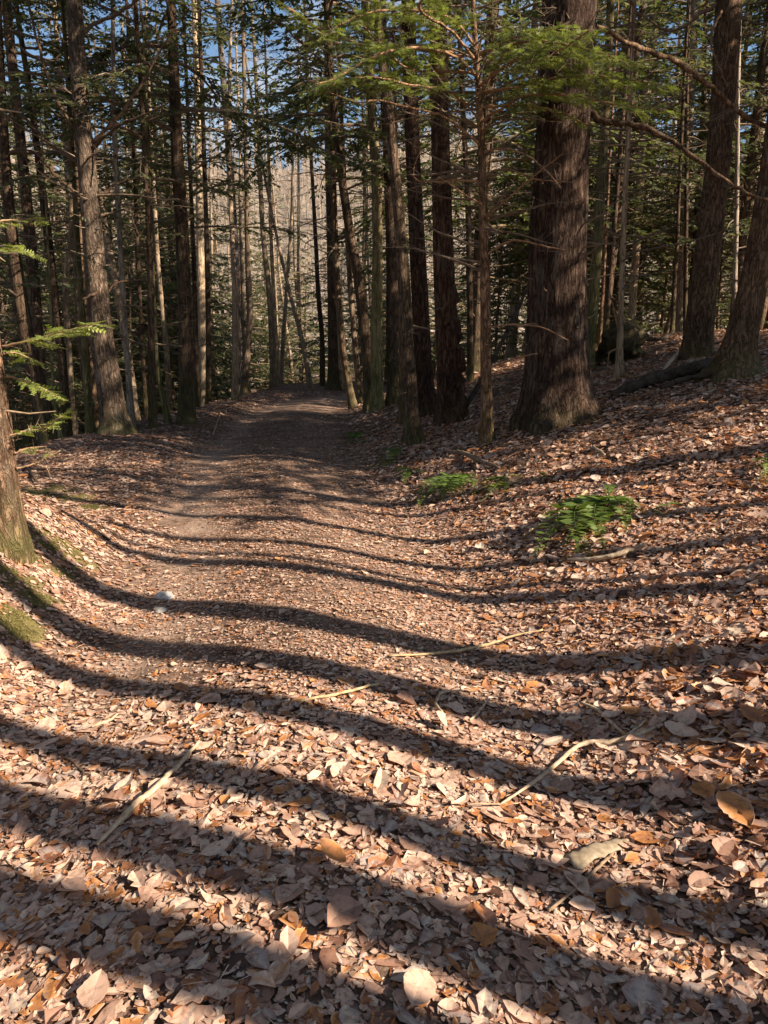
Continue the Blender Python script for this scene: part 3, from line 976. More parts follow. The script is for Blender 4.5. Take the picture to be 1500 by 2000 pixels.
photo_tree('slim_tree', 'thin pale lit trunk rising behind the leaning mossy footed tree',
    [(258, 836, 13), (250, 720, 11), (242, 600, 10), (234, 470, 10), (227, 330, 10), (222, 200, 9), (220, 0, 8)], H=17, mat='bark_pale', sides=10, cr=HI(7.5, nb=24, L=1.6, dead=(3, 8, 8)))
photo_tree('hemlock_tree', 'curved dark double trunk bending away from the track at far left',
    [(100, 872, 36), (88, 810, 33), (72, 740, 31), (55, 670, 28), (38, 570, 26), (22, 450, 22), (10, 300, 18), (4, 180, 15)], Y=12.3, H=15, col=DK, cr=HI(4.5, nb=46, L=2.6, dead=(1.5, 5, 10)))
photo_tree('hemlock_tree', 'reddish trunk leaning left with dappled bark at upper left corner',
    [(95, 850, 20), (80, 740, 20), (70, 600, 21), (60, 480, 21), (48, 350, 20), (35, 230, 19), (24, 130, 19), (12, 0, 18)], Y=14.5, H=18, mat='bark_near', col=(.95, .85, .8), cr=HI(8.0, nb=34, L=2.4, dead=(3, 8, 12)))
photo_tree('hemlock_tree', 'dark trunk between the curved double trunk and the slender lit one',
    [(132, 852, 18), (122, 720, 17), (108, 590, 16), (92, 450, 16), (76, 320, 13), (58, 180, 11), (36, 40, 10)], Y=13.5, H=16, col=DK, cr=HI(5.5, nb=40, L=2.2, dead=(2, 6, 10)))
photo_tree('slim_tree', 'slender bright lit trunk leaning left of the tallest leaning tree',
    [(146, 858, 11), (136, 700, 10), (128, 560, 11), (140, 430, 11), (130, 290, 11), (118, 160, 10), (105, 0, 9)], Y=17, H=18, mat='bark_pale', col=(1.1, 1.0, .85), sides=10, cr=HI(8, nb=22, L=1.8, dead=(3, 9, 10)))
photo_tree('slim_tree', 'small dark trunk with a lit mossy foot beside the leaning tree',
    [(177, 856, 15), (170, 760, 14), (164, 660, 13), (157, 560, 12), (150, 450, 11), (143, 330, 9)], Y=13.0, H=10, mat='bark_mossy', col=(.8, .8, .8), sides=10, cr=HI(3.5, nb=30, L=1.6))
photo_tree('sapling', 'short mossy sapling bent left at the crest of the bank',
    [(123, 872, 8), (114, 830, 8), (107, 790, 7), (102, 720, 6), (100, 640, 5)], Y=11.2, H=4.5, mat='bark_mossy', sides=8, cr=HI(2.2, nb=14, L=.9))
photo_tree('sapling', 'bent sapling with a lit foot crossing the slim dark trunk',
    [(329, 829, 12), (318, 780, 11), (308, 720, 10), (303, 640, 9), (300, 540, 7)], Y=13.4, H=6.5, mat='bark_mossy', sides=8, cr=HI(3.0, nb=18, L=1.1))
photo_tree('slim_tree', 'thin dark stem between the two slim trunks left of the track',
    [(286, 822, 9), (280, 720, 9), (274, 600, 8), (268, 480, 8), (262, 330, 7)], Y=15.5, H=12, col=DK, sides=8, cr=HI(4, nb=34, L=1.8))
photo_tree('hemlock_tree', 'dark trunk close behind the dark straight trunk at the track bend',
    [(385, 815, 10), (382, 650, 10), (378, 500, 9), (372, 350, 8), (366, 200, 7)], Y=17, H=15, col=DK, sides=9, cr=HI(4, nb=48, L=2.3))
photo_tree('slim_tree', 'sunlit peeling pale trunk low behind the track shoulder',
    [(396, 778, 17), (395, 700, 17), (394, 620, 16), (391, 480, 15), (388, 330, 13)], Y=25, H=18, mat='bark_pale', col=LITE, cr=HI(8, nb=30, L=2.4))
photo_tree('slim_tree', 'dark thin trunk touching the sunlit peeling one',
    [(407, 780, 11), (407, 650, 11), (405, 520, 10), (401, 380, 9)], Y=22, H=15, col=DK, sides=8, cr=HI(6, nb=34, L=2.0))
photo_tree('tall_tree', 'blue grey straight trunk near the middle of the far trees',
    [(463, 784, 17), (462, 650, 17), (459, 500, 16), (450, 340, 14), (440, 210, 12)], Y=26, H=19, mat='bark_pale', col=(.62, .62, .72), cr=HI(10, nb=24, L=2.2, dead=(5, 10, 14)))
photo_tree('slim_tree', 'crooked trunk curving beside the blue grey one',
    [(476, 776, 15), (482, 700, 14), (488, 620, 12), (484, 520, 11), (482, 400, 9)], Y=24, H=14, cr=HI(7, nb=26, L=1.8))
photo_tree('slim_tree', 'thin sunlit double stem left of the leaning grey one',
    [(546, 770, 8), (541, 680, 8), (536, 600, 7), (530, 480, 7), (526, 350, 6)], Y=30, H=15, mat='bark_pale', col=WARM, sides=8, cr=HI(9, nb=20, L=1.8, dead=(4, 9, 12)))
photo_tree('slim_tree', 'grey trunk leaning hard left over the far end of the track',
    [(607, 766, 11), (598, 705, 10), (588, 655, 9), (573, 600, 8), (556, 530, 7), (540, 460, 6)], Y=27, H=13, mat='bark_pale', col=(.85, .8, .75), sides=9, cr=HI(9, nb=16, L=1.4, dead=(4, 9, 8)))
photo_tree('slim_tree', 'dark thin wavering stem over the track end',
    [(630, 762, 11), (629, 660, 10), (622, 580, 9), (617, 480, 8), (610, 350, 7)], Y=31, H=17, col=DK, sides=8, cr=HI(9, nb=28, L=2.2, dead=(4, 9, 10)))
photo_tree('hemlock_tree', 'very dark tall trunk where the track disappears',
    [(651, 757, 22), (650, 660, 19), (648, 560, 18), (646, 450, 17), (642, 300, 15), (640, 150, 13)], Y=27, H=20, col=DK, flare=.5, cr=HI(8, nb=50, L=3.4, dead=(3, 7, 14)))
photo_tree('slim_tree', 'pale lit trunk just right of the very dark one at the track end',
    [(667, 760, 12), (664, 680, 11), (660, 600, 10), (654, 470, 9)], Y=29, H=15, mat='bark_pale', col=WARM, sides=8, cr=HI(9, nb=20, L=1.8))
photo_tree('slim_tree', 'slender trunk curving over the right edge of the track',
    [(690, 797, 16), (680, 745, 14), (671, 690, 13), (662, 600, 12), (655, 470, 12), (650, 330, 12), (646, 180, 11)], H=16, col=(.9, .85, .75), cr=HI(5.0, nb=46, L=2.8, dead=(2, 7, 10)))
photo_tree('slim_tree', 'thin straight trunk between two curving ones right of the track',
    [(702, 772, 12), (697, 710, 12), (690, 640, 11), (683, 540, 11), (677, 440, 10), (670, 300, 9)], Y=19.5, H=15, cr=HI(7, nb=34, L=2.2))
photo_tree('hemlock_tree', 'dark curving trunk with a sunlit right edge beside the bright straight one',
    [(722, 790, 22), (718, 720, 21), (711, 640, 21), (703, 570, 20), (694, 510, 19), (684, 460, 18), (675, 400, 17), (664, 320, 16), (655, 240, 15), (645, 120, 14), (638, 0, 13)], Y=15.6, H=17, col=(.7, .65, .6), cr=HI(5.0, nb=50, L=3.2, dead=(3, 7, 12)))
photo_tree('tall_tree', 'bright sunlit yellowish straight trunk right of the track',
    [(737, 802, 25), (736, 720, 23), (736, 600, 22), (737, 480, 20), (735, 350, 20), (729, 260, 18), (722, 160, 17), (715, 40, 16)], H=19, mat='bark_mossy', col=(1.25, 1.2, 1.15), cr=HI(7.8, nb=36, L=2.6, dead=(4, 8, 10)))
photo_tree('hemlock_tree', 'blackish trunk hidden behind the leaning grey barked one',
    [(771, 778, 28), (769, 650, 26), (766, 500, 25), (760, 330, 22), (752, 180, 20)], Y=15, H=19, col=(.5, .46, .44), cr=HI(4.2, nb=64, L=3.2, dead=(3, 7, 10)))
photo_tree('hemlock_tree', 'grey barked trunk leaning left, nearest the right edge of the track',
    [(808, 866, 33), (805, 810, 28), (800, 730, 26), (794, 640, 25), (788, 540, 24), (780, 430, 22), (771, 330, 20), (762, 240, 19), (752, 160, 18), (740, 60, 17)], H=15, mat='bark_near', col=(.85, .82, .75), sides=22, nring=120, cr=HI(7.0, nb=30, L=2.2))
photo_tree('slim_tree', 'slim reddish stem pressed against the leaning grey barked one',
    [(784, 802, 11), (784, 720, 10), (783, 620, 9), (781, 520, 8), (778, 430, 7)], Y=12, H=8, col=(.9, .7, .6), sides=8, cr=HI(5.5, nb=14, L=1.2))
photo_tree('hemlock_tree', 'thick dark straight trunk between grey leaning and knotty double ones',
    [(832, 812, 42), (828, 740, 36), (823, 640, 34), (817, 520, 32), (811, 400, 30), (805, 260, 29), (800, 110, 28), (797, 0, 27)], H=20, mat='bark_big', col=(.75, .68, .62), sides=20, cr=HI(7.5, nb=40, L=2.8, dead=(3, 8, 8)))
photo_tree('hemlock_tree', 'thick knotty trunk with a fused smaller stem on its right',
    [(879, 824, 52), (877, 760, 46), (874, 690, 44), (870, 600, 43), (866, 500, 41), (863, 380, 38), (860, 260, 36), (857, 120, 35), (855, 0, 34)], H=21, mat='bark_big', col=(.85, .75, .66), sides=24, nring=140, cr=HI(8, nb=40, L=3.0, dead=(3, 8, 8)),
    limbs=[dict(p=[(905, 826, 22), (903, 770, 18), (899, 700, 17), (892, 630, 16), (882, 560, 14)], lat=0, mat='bark_big', dy=(-.12, 0))])
photo_tree('hemlock_tree', 'slender young hemlock with bare arching twigs and sunny green sprays',
    [(950, 868, 29), (950, 830, 23), (949, 700, 21), (948, 560, 20), (945, 450, 18), (942, 350, 16), (939, 250, 14), (933, 150, 12), (927, 60, 10), (924, 0, 9)], H=8.5, mat='bark_near', col=(1.5, 1.25, 1.0), sides=22, nring=110,
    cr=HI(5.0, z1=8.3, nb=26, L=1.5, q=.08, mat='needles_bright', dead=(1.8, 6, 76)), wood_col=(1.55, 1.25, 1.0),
    limbs=[dict(p=[(937, 280, 6), (905, 255, 5), (860, 225, 4), (800, 210, 4), (735, 196, 3), (700, 200, 3), (640, 180, 2)], dy=(0, -.9), lat=.16, gap=.10, fol=.5, q=.07),
           dict(p=[(933, 150, 6), (890, 110, 6), (830, 95, 6), (780, 95, 5), (720, 115, 4), (660, 150, 3), (615, 165, 2)], dy=(0, -1.2), lat=.40, gap=.05, fol=1, q=.075),
           dict(p=[(905, 110, 8), (850, 98, 8), (780, 90, 8), (720, 90, 8), (640, 65, 7), (560, 15, 6), (530, -10, 5)], dy=(0, .9), lat=.32, gap=.06, fol=1, q=.075),
           dict(p=[(930, 120, 6), (880, 60, 5), (820, 20, 5), (840, -20, 4)], dy=(0, -1.0), lat=.55, gap=.04, fol=1, q=.075),
           dict(p=[(930, 110, 6), (990, 80, 5), (1060, 60, 4), (1120, 50, 3)], dy=(0, -.9), lat=.5, gap=.04, fol=1, q=.075),
           dict(p=[(934, 170, 6), (1000, 120, 5), (1070, 110, 4), (1150, 60, 3)], dy=(0, -1.3), lat=.5, gap=.04, fol=1, q=.075),
           dict(p=[(934, 180, 6), (1010, 170, 5), (1090, 150, 4), (1190, 150, 3), (1290, 165, 2)], dy=(0, -1.0), lat=.42, gap=.04, fol=1, q=.075),
           dict(p=[(936, 210, 6), (1000, 205, 5), (1080, 215, 4), (1150, 245, 3)], dy=(0, -.6), lat=.45, gap=.05, fol=.8, q=.075),
           dict(p=[(930, 140, 6), (860, 140, 5), (790, 130, 4), (720, 60, 3), (690, 30, 2)], dy=(0, -.5), lat=.5, gap=.045, fol=1, q=.075),
           dict(p=[(928, 90, 6), (870, 30, 5), (760, 20, 4), (680, 40, 3), (620, 80, 2)], dy=(0, -.8), lat=.35, gap=.045, fol=1, q=.075),
           dict(p=[(936, 230, 6), (880, 180, 5), (800, 165, 4), (720, 150, 3), (640, 165, 2)], dy=(0, -1.1), lat=.35, gap=.05, fol=.9, q=.075),
           dict(p=[(934, 190, 6), (1000, 90, 5), (1090, 85, 4), (1180, 105, 3), (1230, 130, 2)], dy=(0, -1.5), lat=.4, gap=.045, fol=1, q=.075),
           dict(p=[(937, 240, 6), (1020, 190, 5), (1110, 185, 4), (1210, 205, 3), (1300, 215, 2)], dy=(0, -1.4), lat=.35, gap=.05, fol=.85, q=.075),
           dict(p=[(943, 355, 6), (900, 352, 5), (850, 355, 4), (815, 352, 3), (808, 330, 2), (825, 285, 1.5)], dy=(0, -.4), lat=.15, gap=.12),
           dict(p=[(944, 400, 5), (915, 385, 4), (880, 360, 3), (855, 345, 2)], dy=(0, -.5), lat=.25, gap=.12),
           dict(p=[(940, 300, 5), (985, 290, 4), (1040, 310, 3), (1090, 360, 2)], dy=(0, -.5), lat=.35, gap=.07, twiggy=2),
           dict(p=[(942, 345, 5), (985, 330, 4), (1050, 350, 3), (1110, 355, 2)], dy=(0, -.3), lat=.3, gap=.07, twiggy=2),
           dict(p=[(944, 430, 5), (1000, 380, 4), (1060, 330, 3), (1100, 300, 2)], dy=(0, -.7), lat=.3, gap=.07, twiggy=2),
           dict(p=[(945, 500, 5), (1000, 470, 4), (1060, 480, 3), (1110, 490, 2)], dy=(0, -.5), lat=.2, gap=.1, twiggy=1),
           dict(p=[(947, 640, 5), (1000, 635, 4), (1060, 640, 3), (1110, 665, 2)], dy=(0, -.6), lat=.1, gap=.25),
           dict(p=[(948, 720, 5), (990, 705, 4), (1050, 690, 2)], dy=(0, -.4), lat=.1, gap=.25)])
photo_tree('slim_tree', 'dark thin trunk behind the slender young hemlock',
    [(918, 765, 13), (918, 650, 12), (917, 520, 12), (913, 380, 11), (906, 250, 10)], Y=15, H=14, col=DK, sides=8, cr=HI(5.5, nb=36, L=2.2, dead=(1.5, 6, 36)))
BIGY = ground_at(1095, 826)[1] + .15
photo_tree('old_hemlock_tree', 'massive furrowed reddish trunk with a flared foot, the largest of all',
    [(1092, 815, 132), (1090, 770, 124), (1088, 700, 118), (1088, 620, 113), (1090, 500, 110), (1094, 400, 107), (1098, 300, 104), (1103, 180, 104), (1109, 60, 103), (1112, 0, 102)], Y=BIGY, H=22, mat='bark_big', col=(.70, .74, .76), sides=150, flare=.34, fh=.28,
    ridge=.022, rough=.035, nring=260, lobes=6, cr=HI(9, nb=40, L=4.0), wood_col=(.8, .7, .6),
    limbs=[dict(p=[(1105, 195, 14), (1180, 236, 12), (1250, 245, 12), (1310, 275, 10), (1365, 315, 9), (1420, 355, 9), (1475, 382, 7), (1530, 400, 5)], dy=(0, -.9), lat=.12, gap=.22, mat='bark'),
           dict(p=[(1060, 640, 4), (1040, 632, 3), (1010, 640, 2)], dy=(-.3, -.8), lat=0)])
photo_tree('tall_tree', 'mossy yellow green trunk immediately right of the massive one',
    [(1148, 705, 20), (1155, 640, 20), (1161, 560, 20), (1167, 470, 20), (1174, 360, 19), (1181, 240, 18), (1188, 110, 16), (1193, 0, 15)], Y=13.2, H=17, mat='bark_mossy', col=(.9, .9, .85), cr=HI(8, nb=26, L=2.2, dead=(2, 8, 30)))
photo_tree('slim_tree', 'thin smooth lit trunk with fallen twigs round its foot, right of the massive one',
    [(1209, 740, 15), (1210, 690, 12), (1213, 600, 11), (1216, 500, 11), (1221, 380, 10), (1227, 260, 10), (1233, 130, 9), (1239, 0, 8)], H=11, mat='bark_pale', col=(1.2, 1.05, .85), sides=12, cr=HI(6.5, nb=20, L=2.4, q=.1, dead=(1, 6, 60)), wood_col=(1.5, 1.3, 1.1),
    limbs=[dict(p=[(1210, 655, 4), (1200, 610, 3), (1190, 570, 2)], lat=.2), dict(p=[(1208, 680, 4), (1190, 690, 3), (1187, 720, 2)], lat=.2), dict(p=[(1214, 560, 4), (1240, 530, 3), (1265, 505, 2)], lat=.3, twiggy=2)])
photo_tree('tall_tree', 'pale sunlit trunk leaning right high up against the sky',
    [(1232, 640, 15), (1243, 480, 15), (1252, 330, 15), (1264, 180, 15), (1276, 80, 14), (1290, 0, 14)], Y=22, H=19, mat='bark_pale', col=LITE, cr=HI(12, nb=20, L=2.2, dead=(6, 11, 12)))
photo_tree('tall_tree', 'broad pale far trunk against the sky, left of the smooth grey trunk',
    [(1325, 640, 20), (1332, 500, 20), (1340, 300, 20), (1346, 180, 21), (1352, 60, 21), (1358, 0, 20)], Y=21, H=20, mat='bark_pale', col=(.85, .82, .78), cr=HI(11, nb=24, L=2.6, dead=(5, 11, 16)))
photo_tree('hemlock_tree', 'dark leaning stem behind the thin smooth lit trunk',
    [(1178, 690, 11), (1187, 600, 11), (1195, 500, 10), (1203, 400, 9)], Y=15.5, H=9, col=DK, sides=8, cr=HI(3.5, nb=26, L=1.6))
photo_tree('slim_tree', 'small reddish lit stem behind the mossy yellow green trunk',
    [(1170, 690, 8), (1174, 620, 7), (1178, 560, 7), (1182, 480, 6)], Y=17, H=9, col=(1.2, .95, .85), sides=8, cr=HI(4.5, nb=18, L=1.3))
photo_tree('tall_tree', 'smooth grey trunk leaning right, left of the hooked leaning one',
    [(1356, 720, 56), (1360, 690, 53), (1370, 600, 51), (1381, 500, 49), (1393, 400, 47), (1404, 300, 46), (1412, 200, 46), (1419, 100, 48), (1424, 0, 50)], Y=11.0, H=20, mat='bark_near', col=(1.05, .88, .75), sides=26, nring=130, rough=.02, cr=HI(9, nb=34, L=3.4),
    limbs=[dict(p=[(1425, -10, 9), (1380, 20, 7), (1310, 60, 5), (1240, 20, 3)], lat=.2, gap=.2), dict(p=[(1430, -10, 7), (1400, 40, 6), (1390, 90, 4), (1420, 170, 2)], lat=.3, gap=.12, dy=(0, -.5), twiggy=2)])
photo_tree('tall_tree', 'hooked trunk leaning hard right above spreading roots at the right edge',
    [(1432, 738, 84), (1440, 690, 66), (1452, 640, 58), (1464, 590, 54), (1477, 530, 52), (1489, 460, 50), (1500, 390, 48), (1510, 320, 46)], H=15, mat='bark_near', col=(1.15, 1.0, .85), sides=40, flare=.45, fh=.16, nring=130, lobes=6, cr=HI(8, nb=24, L=2.6),
    limbs=[dict(p=[(1505, 255, 9), (1450, 225, 9), (1400, 180, 10), (1350, 140, 10), (1300, 110, 11), (1250, 95, 10), (1195, 65, 8), (1165, 50, 6)], dy=(.3, -.5), mat='bark', lat=.12, gap=.25, twiggy=1)])
photo_tree('slim_tree', 'thin pale trunk between the smooth grey and hooked leaning ones',
    [(1433, 690, 10), (1435, 560, 10), (1438, 420, 10), (1440, 300, 9), (1442, 150, 8)], Y=17, H=15, mat='bark_pale', sides=8, cr=HI(8, nb=22, L=2.0, dead=(2, 8, 16)))
photo_tree('slim_tree', 'dark thin straight stem left of the smooth grey trunk',
    [(1338, 665, 9), (1339, 560, 9), (1340, 430, 8), (1341, 300, 8), (1342, 180, 7)], Y=17.5, H=14, col=DK, sides=8, cr=HI(5.5, nb=30, L=2.0, dead=(1.5, 6, 14)))
photo_tree('slim_tree', 'crooked dark stem with an elbowed foot on the far right slope',
    [(1309, 668, 12), (1313, 640, 9), (1316, 580, 9), (1322, 480, 8), (1326, 380, 7)], Y=17, H=11, col=DK, sides=8, cr=HI(4.5, nb=26, L=1.8))
# ------------------------------------------------------------------ the forest behind: kinds built once, then copied
def kind_tree(H, r0, seed, mat, col, z0, L, nb, q, dead=None, fol=.9, z1=None, droop=.3, bend=.25, wood_mat='twig'):
    rng = np.random.default_rng(seed)
    n = 7
    hs = np.linspace(0, H, n)
    wob = np.cumsum(rng.normal(0, bend * H / 60, (n, 2)), 0); wob[0] = 0
    P = np.column_stack([wob, hs])
    R = r0 * (1 - hs / H) ** .8 + .012
    tm = trunk_mesh(P, R, 9, rng, .35, .3, .03, nring=26).mesh('trunk', M[mat])
    hz = hs
    def axis_f(h):
        return np.array([np.interp(h, hz, P[:, 0]), np.interp(h, hz, P[:, 1]), h]), float(np.interp(h, hz, R))
    wood, lv = MB(), Leaves()
    crown(axis_f, H, rng, z0, z1 or H - .2, L, nb, q, dead, wood, lv, droop, fol)
    wood.matid = [0] * len(wood.Fa)
    k = len(wood.Fa)
    lv.build(wood, rng)
    wood.matid += [1] * (len(wood.Fa) - k)
    cm = wood.mesh('crown', [M[wood_mat], M['needles']], False)
    return tm, cm, col

KIND = {
    'low': [kind_tree(18, .17, 101, 'bark', (.75, .7, .65), 2.0, 3.6, 104, .155, (1, 7, 24)),
            kind_tree(16, .14, 102, 'bark', (.7, .65, .6), 2.6, 3.0, 92, .15, (1, 7, 24)),
            kind_tree(20, .20, 103, 'bark', (.8, .75, .7), 3.2, 3.8, 104, .16, (1, 8, 30))],
    'high': [kind_tree(20, .18, 111, 'bark', (.95, .85, .75), 7.5, 3.0, 44, .16, (2, 9, 40)),
             kind_tree(19, .14, 112, 'bark_pale', (.9, .82, .7), 9.0, 2.6, 36, .16, (3, 10, 40))],
    'broad': [kind_tree(12, .13, 141, 'bark', (.8, .75, .7), 4.6, 2.5, 84, .16, (2, 5, 20), z1=7.4)],  # crown band shaped to cast shade, only for unseen trees
    'narrow': [kind_tree(12, .11, 142, 'bark', (.8, .75, .7), 4.0, 1.5, 60, .15, (2, 4, 10), z1=7.9)],  # slimmer crown band, also shaped to shade from out of view
    'small': [kind_tree(7, .05, 121, 'bark', (.9, .85, .8), .6, 2.0, 56, .12, None, droop=.35),
              kind_tree(5, .04, 122, 'bark', (.9, .85, .8), .4, 1.7, 46, .12, None, droop=.35),
              kind_tree(9, .07, 123, 'bark', (.9, .85, .8), 1.2, 2.3, 62, .13, (.5, 2, 4), droop=.3)],
    'bare': [kind_tree(17, .11, 131, 'bark_pale', (1.0, .92, .8), 13, 1.2, 8, .18, (3, 16, 40)),
             kind_tree(15, .09, 132, 'bark_pale', (1.15, 1.05, .9), 11, 1.2, 6, .18, (2, 14, 46))],
}
def plant(kind, x, y, name, label, group, sc=1.0, tint=(1, 1, 1)):
    tm, cm, col = KIND[kind][int(RNG.integers(len(KIND[kind])))]
    z = float(terrain(x, y)) - .05
    root = empty(name, (x, y, z), label, 'tree', group)
    tl_ = .055 if kind == 'bare' else .02
    root.rotation_euler = (RNG.normal(0, tl_), RNG.normal(0, tl_), RNG.uniform(0, 2 * PI))
    root.scale = (sc, sc, sc)
    link('trunk', tm, root, color=col)
    link('crown', cm, root, color=tint)
    return root

PLACED = [(o.location.x, o.location.y) for o in COL.objects if o.type == 'EMPTY']
def free(x, y, r):
    if abs(x - path_c(y)) < (1.9 if y < 36 else 1.0): return False
    return all((x - a) ** 2 + (y - b) ** 2 > r * r for a, b in PLACED)
def zone(n, xr, yr, kind, name, label, group, rmin=1.5, sc=(.8, 1.15), cond=None):
    k = tries = 0
    while k < n and tries < 4000:
        tries += 1
        y = RNG.uniform(*yr); x = RNG.uniform(*xr)
        if abs(x) > .56 * y + 1.5 or not free(x, y, rmin) or (cond and not cond(x, y)): continue
        PLACED.append((x, y))
        g_ = RNG.uniform(.75, 1.25)
        plant(kind, x, y, name, label, group, RNG.uniform(*sc), (g_, g_ * RNG.uniform(.95, 1.05), g_ * RNG.uniform(.85, 1.05)))
        k += 1
notfar = lambda x, y: .39 * x + .92 * y < 32      # leaves the sun a way in to the thicket beyond the track end
sightline = lambda x, y: not (-.25 * y < x < .0 * y)      # the open gap above the track
zone(18, (-22, -5), (15, 44), 'low', 'hemlock_tree', 'dark hemlock deep in the forest left of the track, boughs almost to the ground', 'hemlocks in the forest left of the track', 1.6, cond=sightline)
zone(9, (-24, -5), (16, 46), 'high', 'hemlock_tree', 'tall hemlock left of the track with a long bare trunk under its crown', 'bare trunked hemlocks left of the track', 1.4, cond=sightline)
zone(24, (-24, -4), (17, 48), 'bare', 'slim_tree', 'slim leafless trunk far back among the hemlocks left of the track', 'leafless trunks left of the track', 1.2)
zone(20, (-20, -5), (15, 40), 'small', 'young_hemlock', 'young green hemlock in the shade left of the track', 'young hemlocks left of the track', 1.3, (.7, 1.1), sightline)
zone(48, (-15, 6), (32, 66), 'small', 'young_hemlock', 'sunny young hemlock in the thicket beyond the end of the track', 'young hemlocks beyond the track end', 1.0, (.9, 1.9))
zone(11, (-12, 3), (36, 64), 'bare', 'slim_tree', 'slim leafless trunk in the open wood beyond the end of the track', 'leafless trunks beyond the track end', 1.2)
zone(8, (-12, 4), (38, 62), 'high', 'hemlock_tree', 'tall hemlock in the open wood beyond the end of the track', 'hemlocks beyond the track end', 1.8, cond=lambda x, y: x < -.16 * y or x > -.03 * y)
zone(13, (2, 26), (16, 46), 'low', 'hemlock_tree', 'dark hemlock on the slope right of the track, boughs almost to the ground', 'hemlocks on the right slope', 1.6, cond=notfar)
zone(8, (4, 26), (17, 48), 'high', 'hemlock_tree', 'tall hemlock on the right slope with a long bare trunk under its crown', 'bare trunked hemlocks on the right slope', 1.4, cond=notfar)
zone(20, (5, 26), (17, 46), 'bare', 'slim_tree', 'slim leafless trunk among the hemlocks on the right slope', 'leafless trunks on the right slope', 1.2)
zone(20, (2.5, 20), (15, 36), 'small', 'young_hemlock', 'young green hemlock in the shade on the right slope', 'young hemlocks on the right slope', 1.3, (.7, 1.1))

zone(22, (2.5, 26), (20, 46), 'small', 'young_hemlock', 'bushy young hemlock far back on the right slope', 'far young hemlocks on the right slope', 1.3, (1.0, 1.6))
zone(16, (-24, -8), (22, 48), 'small', 'young_hemlock', 'bushy young hemlock far back in the hollow left of the track', 'far young hemlocks left of the track', 1.3, (1.0, 1.6), sightline)

# ------------------------------------------------------------------ the trees standing beside the view, whose shadows cross the track
SD = np.array([-SV[0], -SV[1]]); SD /= np.linalg.norm(SD)
STRIPES = [(600, 985, 6.5, .035), (600, 1022, 6, .055), (600, 1056, 6.5, .05), (600, 1083, 5.5, .03), (600, 1118, 6, .07), (600, 1203, 5.5, .105), (600, 1310, 5.2, .095),
           (600, 1438, 5, .08), (600, 1590, 4.8, .07), (600, 1705, 4.6, .07), (500, 1880, 4.8, .10), (1100, 1925, 4.6, .06)]
for i, (u, v, t, r) in enumerate(STRIPES):
    r *= 1.2
    p = ground_at(u, v)
    q = p[:2] - SD * t
    rng = np.random.default_rng(500 + i)
    z = float(terrain(q[0], q[1]))
    root = empty('slim_tree', (q[0], q[1], z), 'slim straight trunk outside the picture casting a stripe of shadow across the track', 'tree', 'trunks casting stripes across the track')
    H = rng.uniform(15, 18)
    hs = np.linspace(0, H, 8)
    wob = np.cumsum(rng.normal(0, .05, (8, 2)), 0); wob[0] = 0
    P = np.column_stack([wob, hs]); R = r * (1 - .55 * hs / H)
    link('trunk', trunk_mesh(P, R, 10, rng, .3, .3, .03).mesh('trunk', M['bark']), root, color=(.9, .8, .7))
    wood, lv = MB(), Leaves()
    ax = lambda h: (np.array([np.interp(h, hs, P[:, 0]), np.interp(h, hs, P[:, 1]), h]), float(np.interp(h, hs, R)))
    crown(ax, H, rng, 11.5, H - .3, 1.5, 16, .16, None, wood, lv)
    k = len(wood.Fa); wood.matid = [0] * k
    lv.build(wood, rng); wood.matid += [1] * (len(wood.Fa) - k)
    link('crown', wood.mesh('crown', [M['twig'], M['needles']], False), root)
for (c_, s_, kd, sc) in [(6.3, 5.0, 'narrow', 1.0), (9.9, 4.4, 'narrow', 1.0), (10.0, 5.2, 'narrow', 1.25), (7.5, 8.6, 'narrow', 1.2), (9.9, 9.2, 'narrow', 1.3), (11.4, 9.5, 'narrow', 1.5), (13.2, 10.0, 'narrow', 1.5), (10.3, 6.0, 'low', .75), (10.9, 3.7, 'broad', .85), (9.9, 8.6, 'broad', .95), (11.2, 4.4, 'low', .8), (12.6, 5.4, 'low', .9), (14.5, 5.6, 'low', .8), (11.4, 9.0, 'broad', 1.1)]:
    # c_ = offset of the shadow line, s_ = distance along it towards the sun
    n_ = np.array([-SD[1], SD[0]]); n_ = n_ if n_[1] > 0 else -n_
    q = n_ * c_ - SD * s_
    plant(kd, q[0], q[1], 'hemlock_tree', 'dense hemlock outside the picture shading the middle of the track', 'hemlocks shading the track', sc)

for (x_, y_) in [(-6.5, -1.5), (-8.5, 3.5), (-4.5, -5.5), (-1.0, -7.5), (-10.5, -2), (2.0, -10.5), (-6, -9.5)]:  # unseen trees added to cut sky light on the near ground
    plant('low', x_, y_, 'hemlock_tree', 'unseen hemlock added behind the viewer to block sky light', 'added hemlocks behind the viewer', .95)

# moss on the bank
mm, rng = MB(), np.random.default_rng(77)
mlv = Leaves()
for p, r in MOSS:
    n_ = int(50000 * r * r) + 150
    xy = p[:2] + rng.normal(0, r * .42, (n_, 2))
    keep_ = moss_at(xy[:, 0], xy[:, 1]) * (.6 + .8 * vnoise(xy[:, 0] * 9, xy[:, 1] * 9)) > .25
    xy = xy[keep_]; n_ = len(xy)
    c_ = np.column_stack([xy, terrain(xy[:, 0], xy[:, 1]) + .006])
    mlv.put(c_, rng.normal(0, .8, (n_, 3)) + [0, 0, .9], rng.uniform(.006, .014, n_), rng.uniform(.004, .008, n_))
mlv.build(mm, rng, .8, .5, .25)
tag(link('moss', mm.mesh('moss', M['moss'], False)), 'yellow green moss cushions on the bank by the left edge trunk', 'moss', kind='stuff')

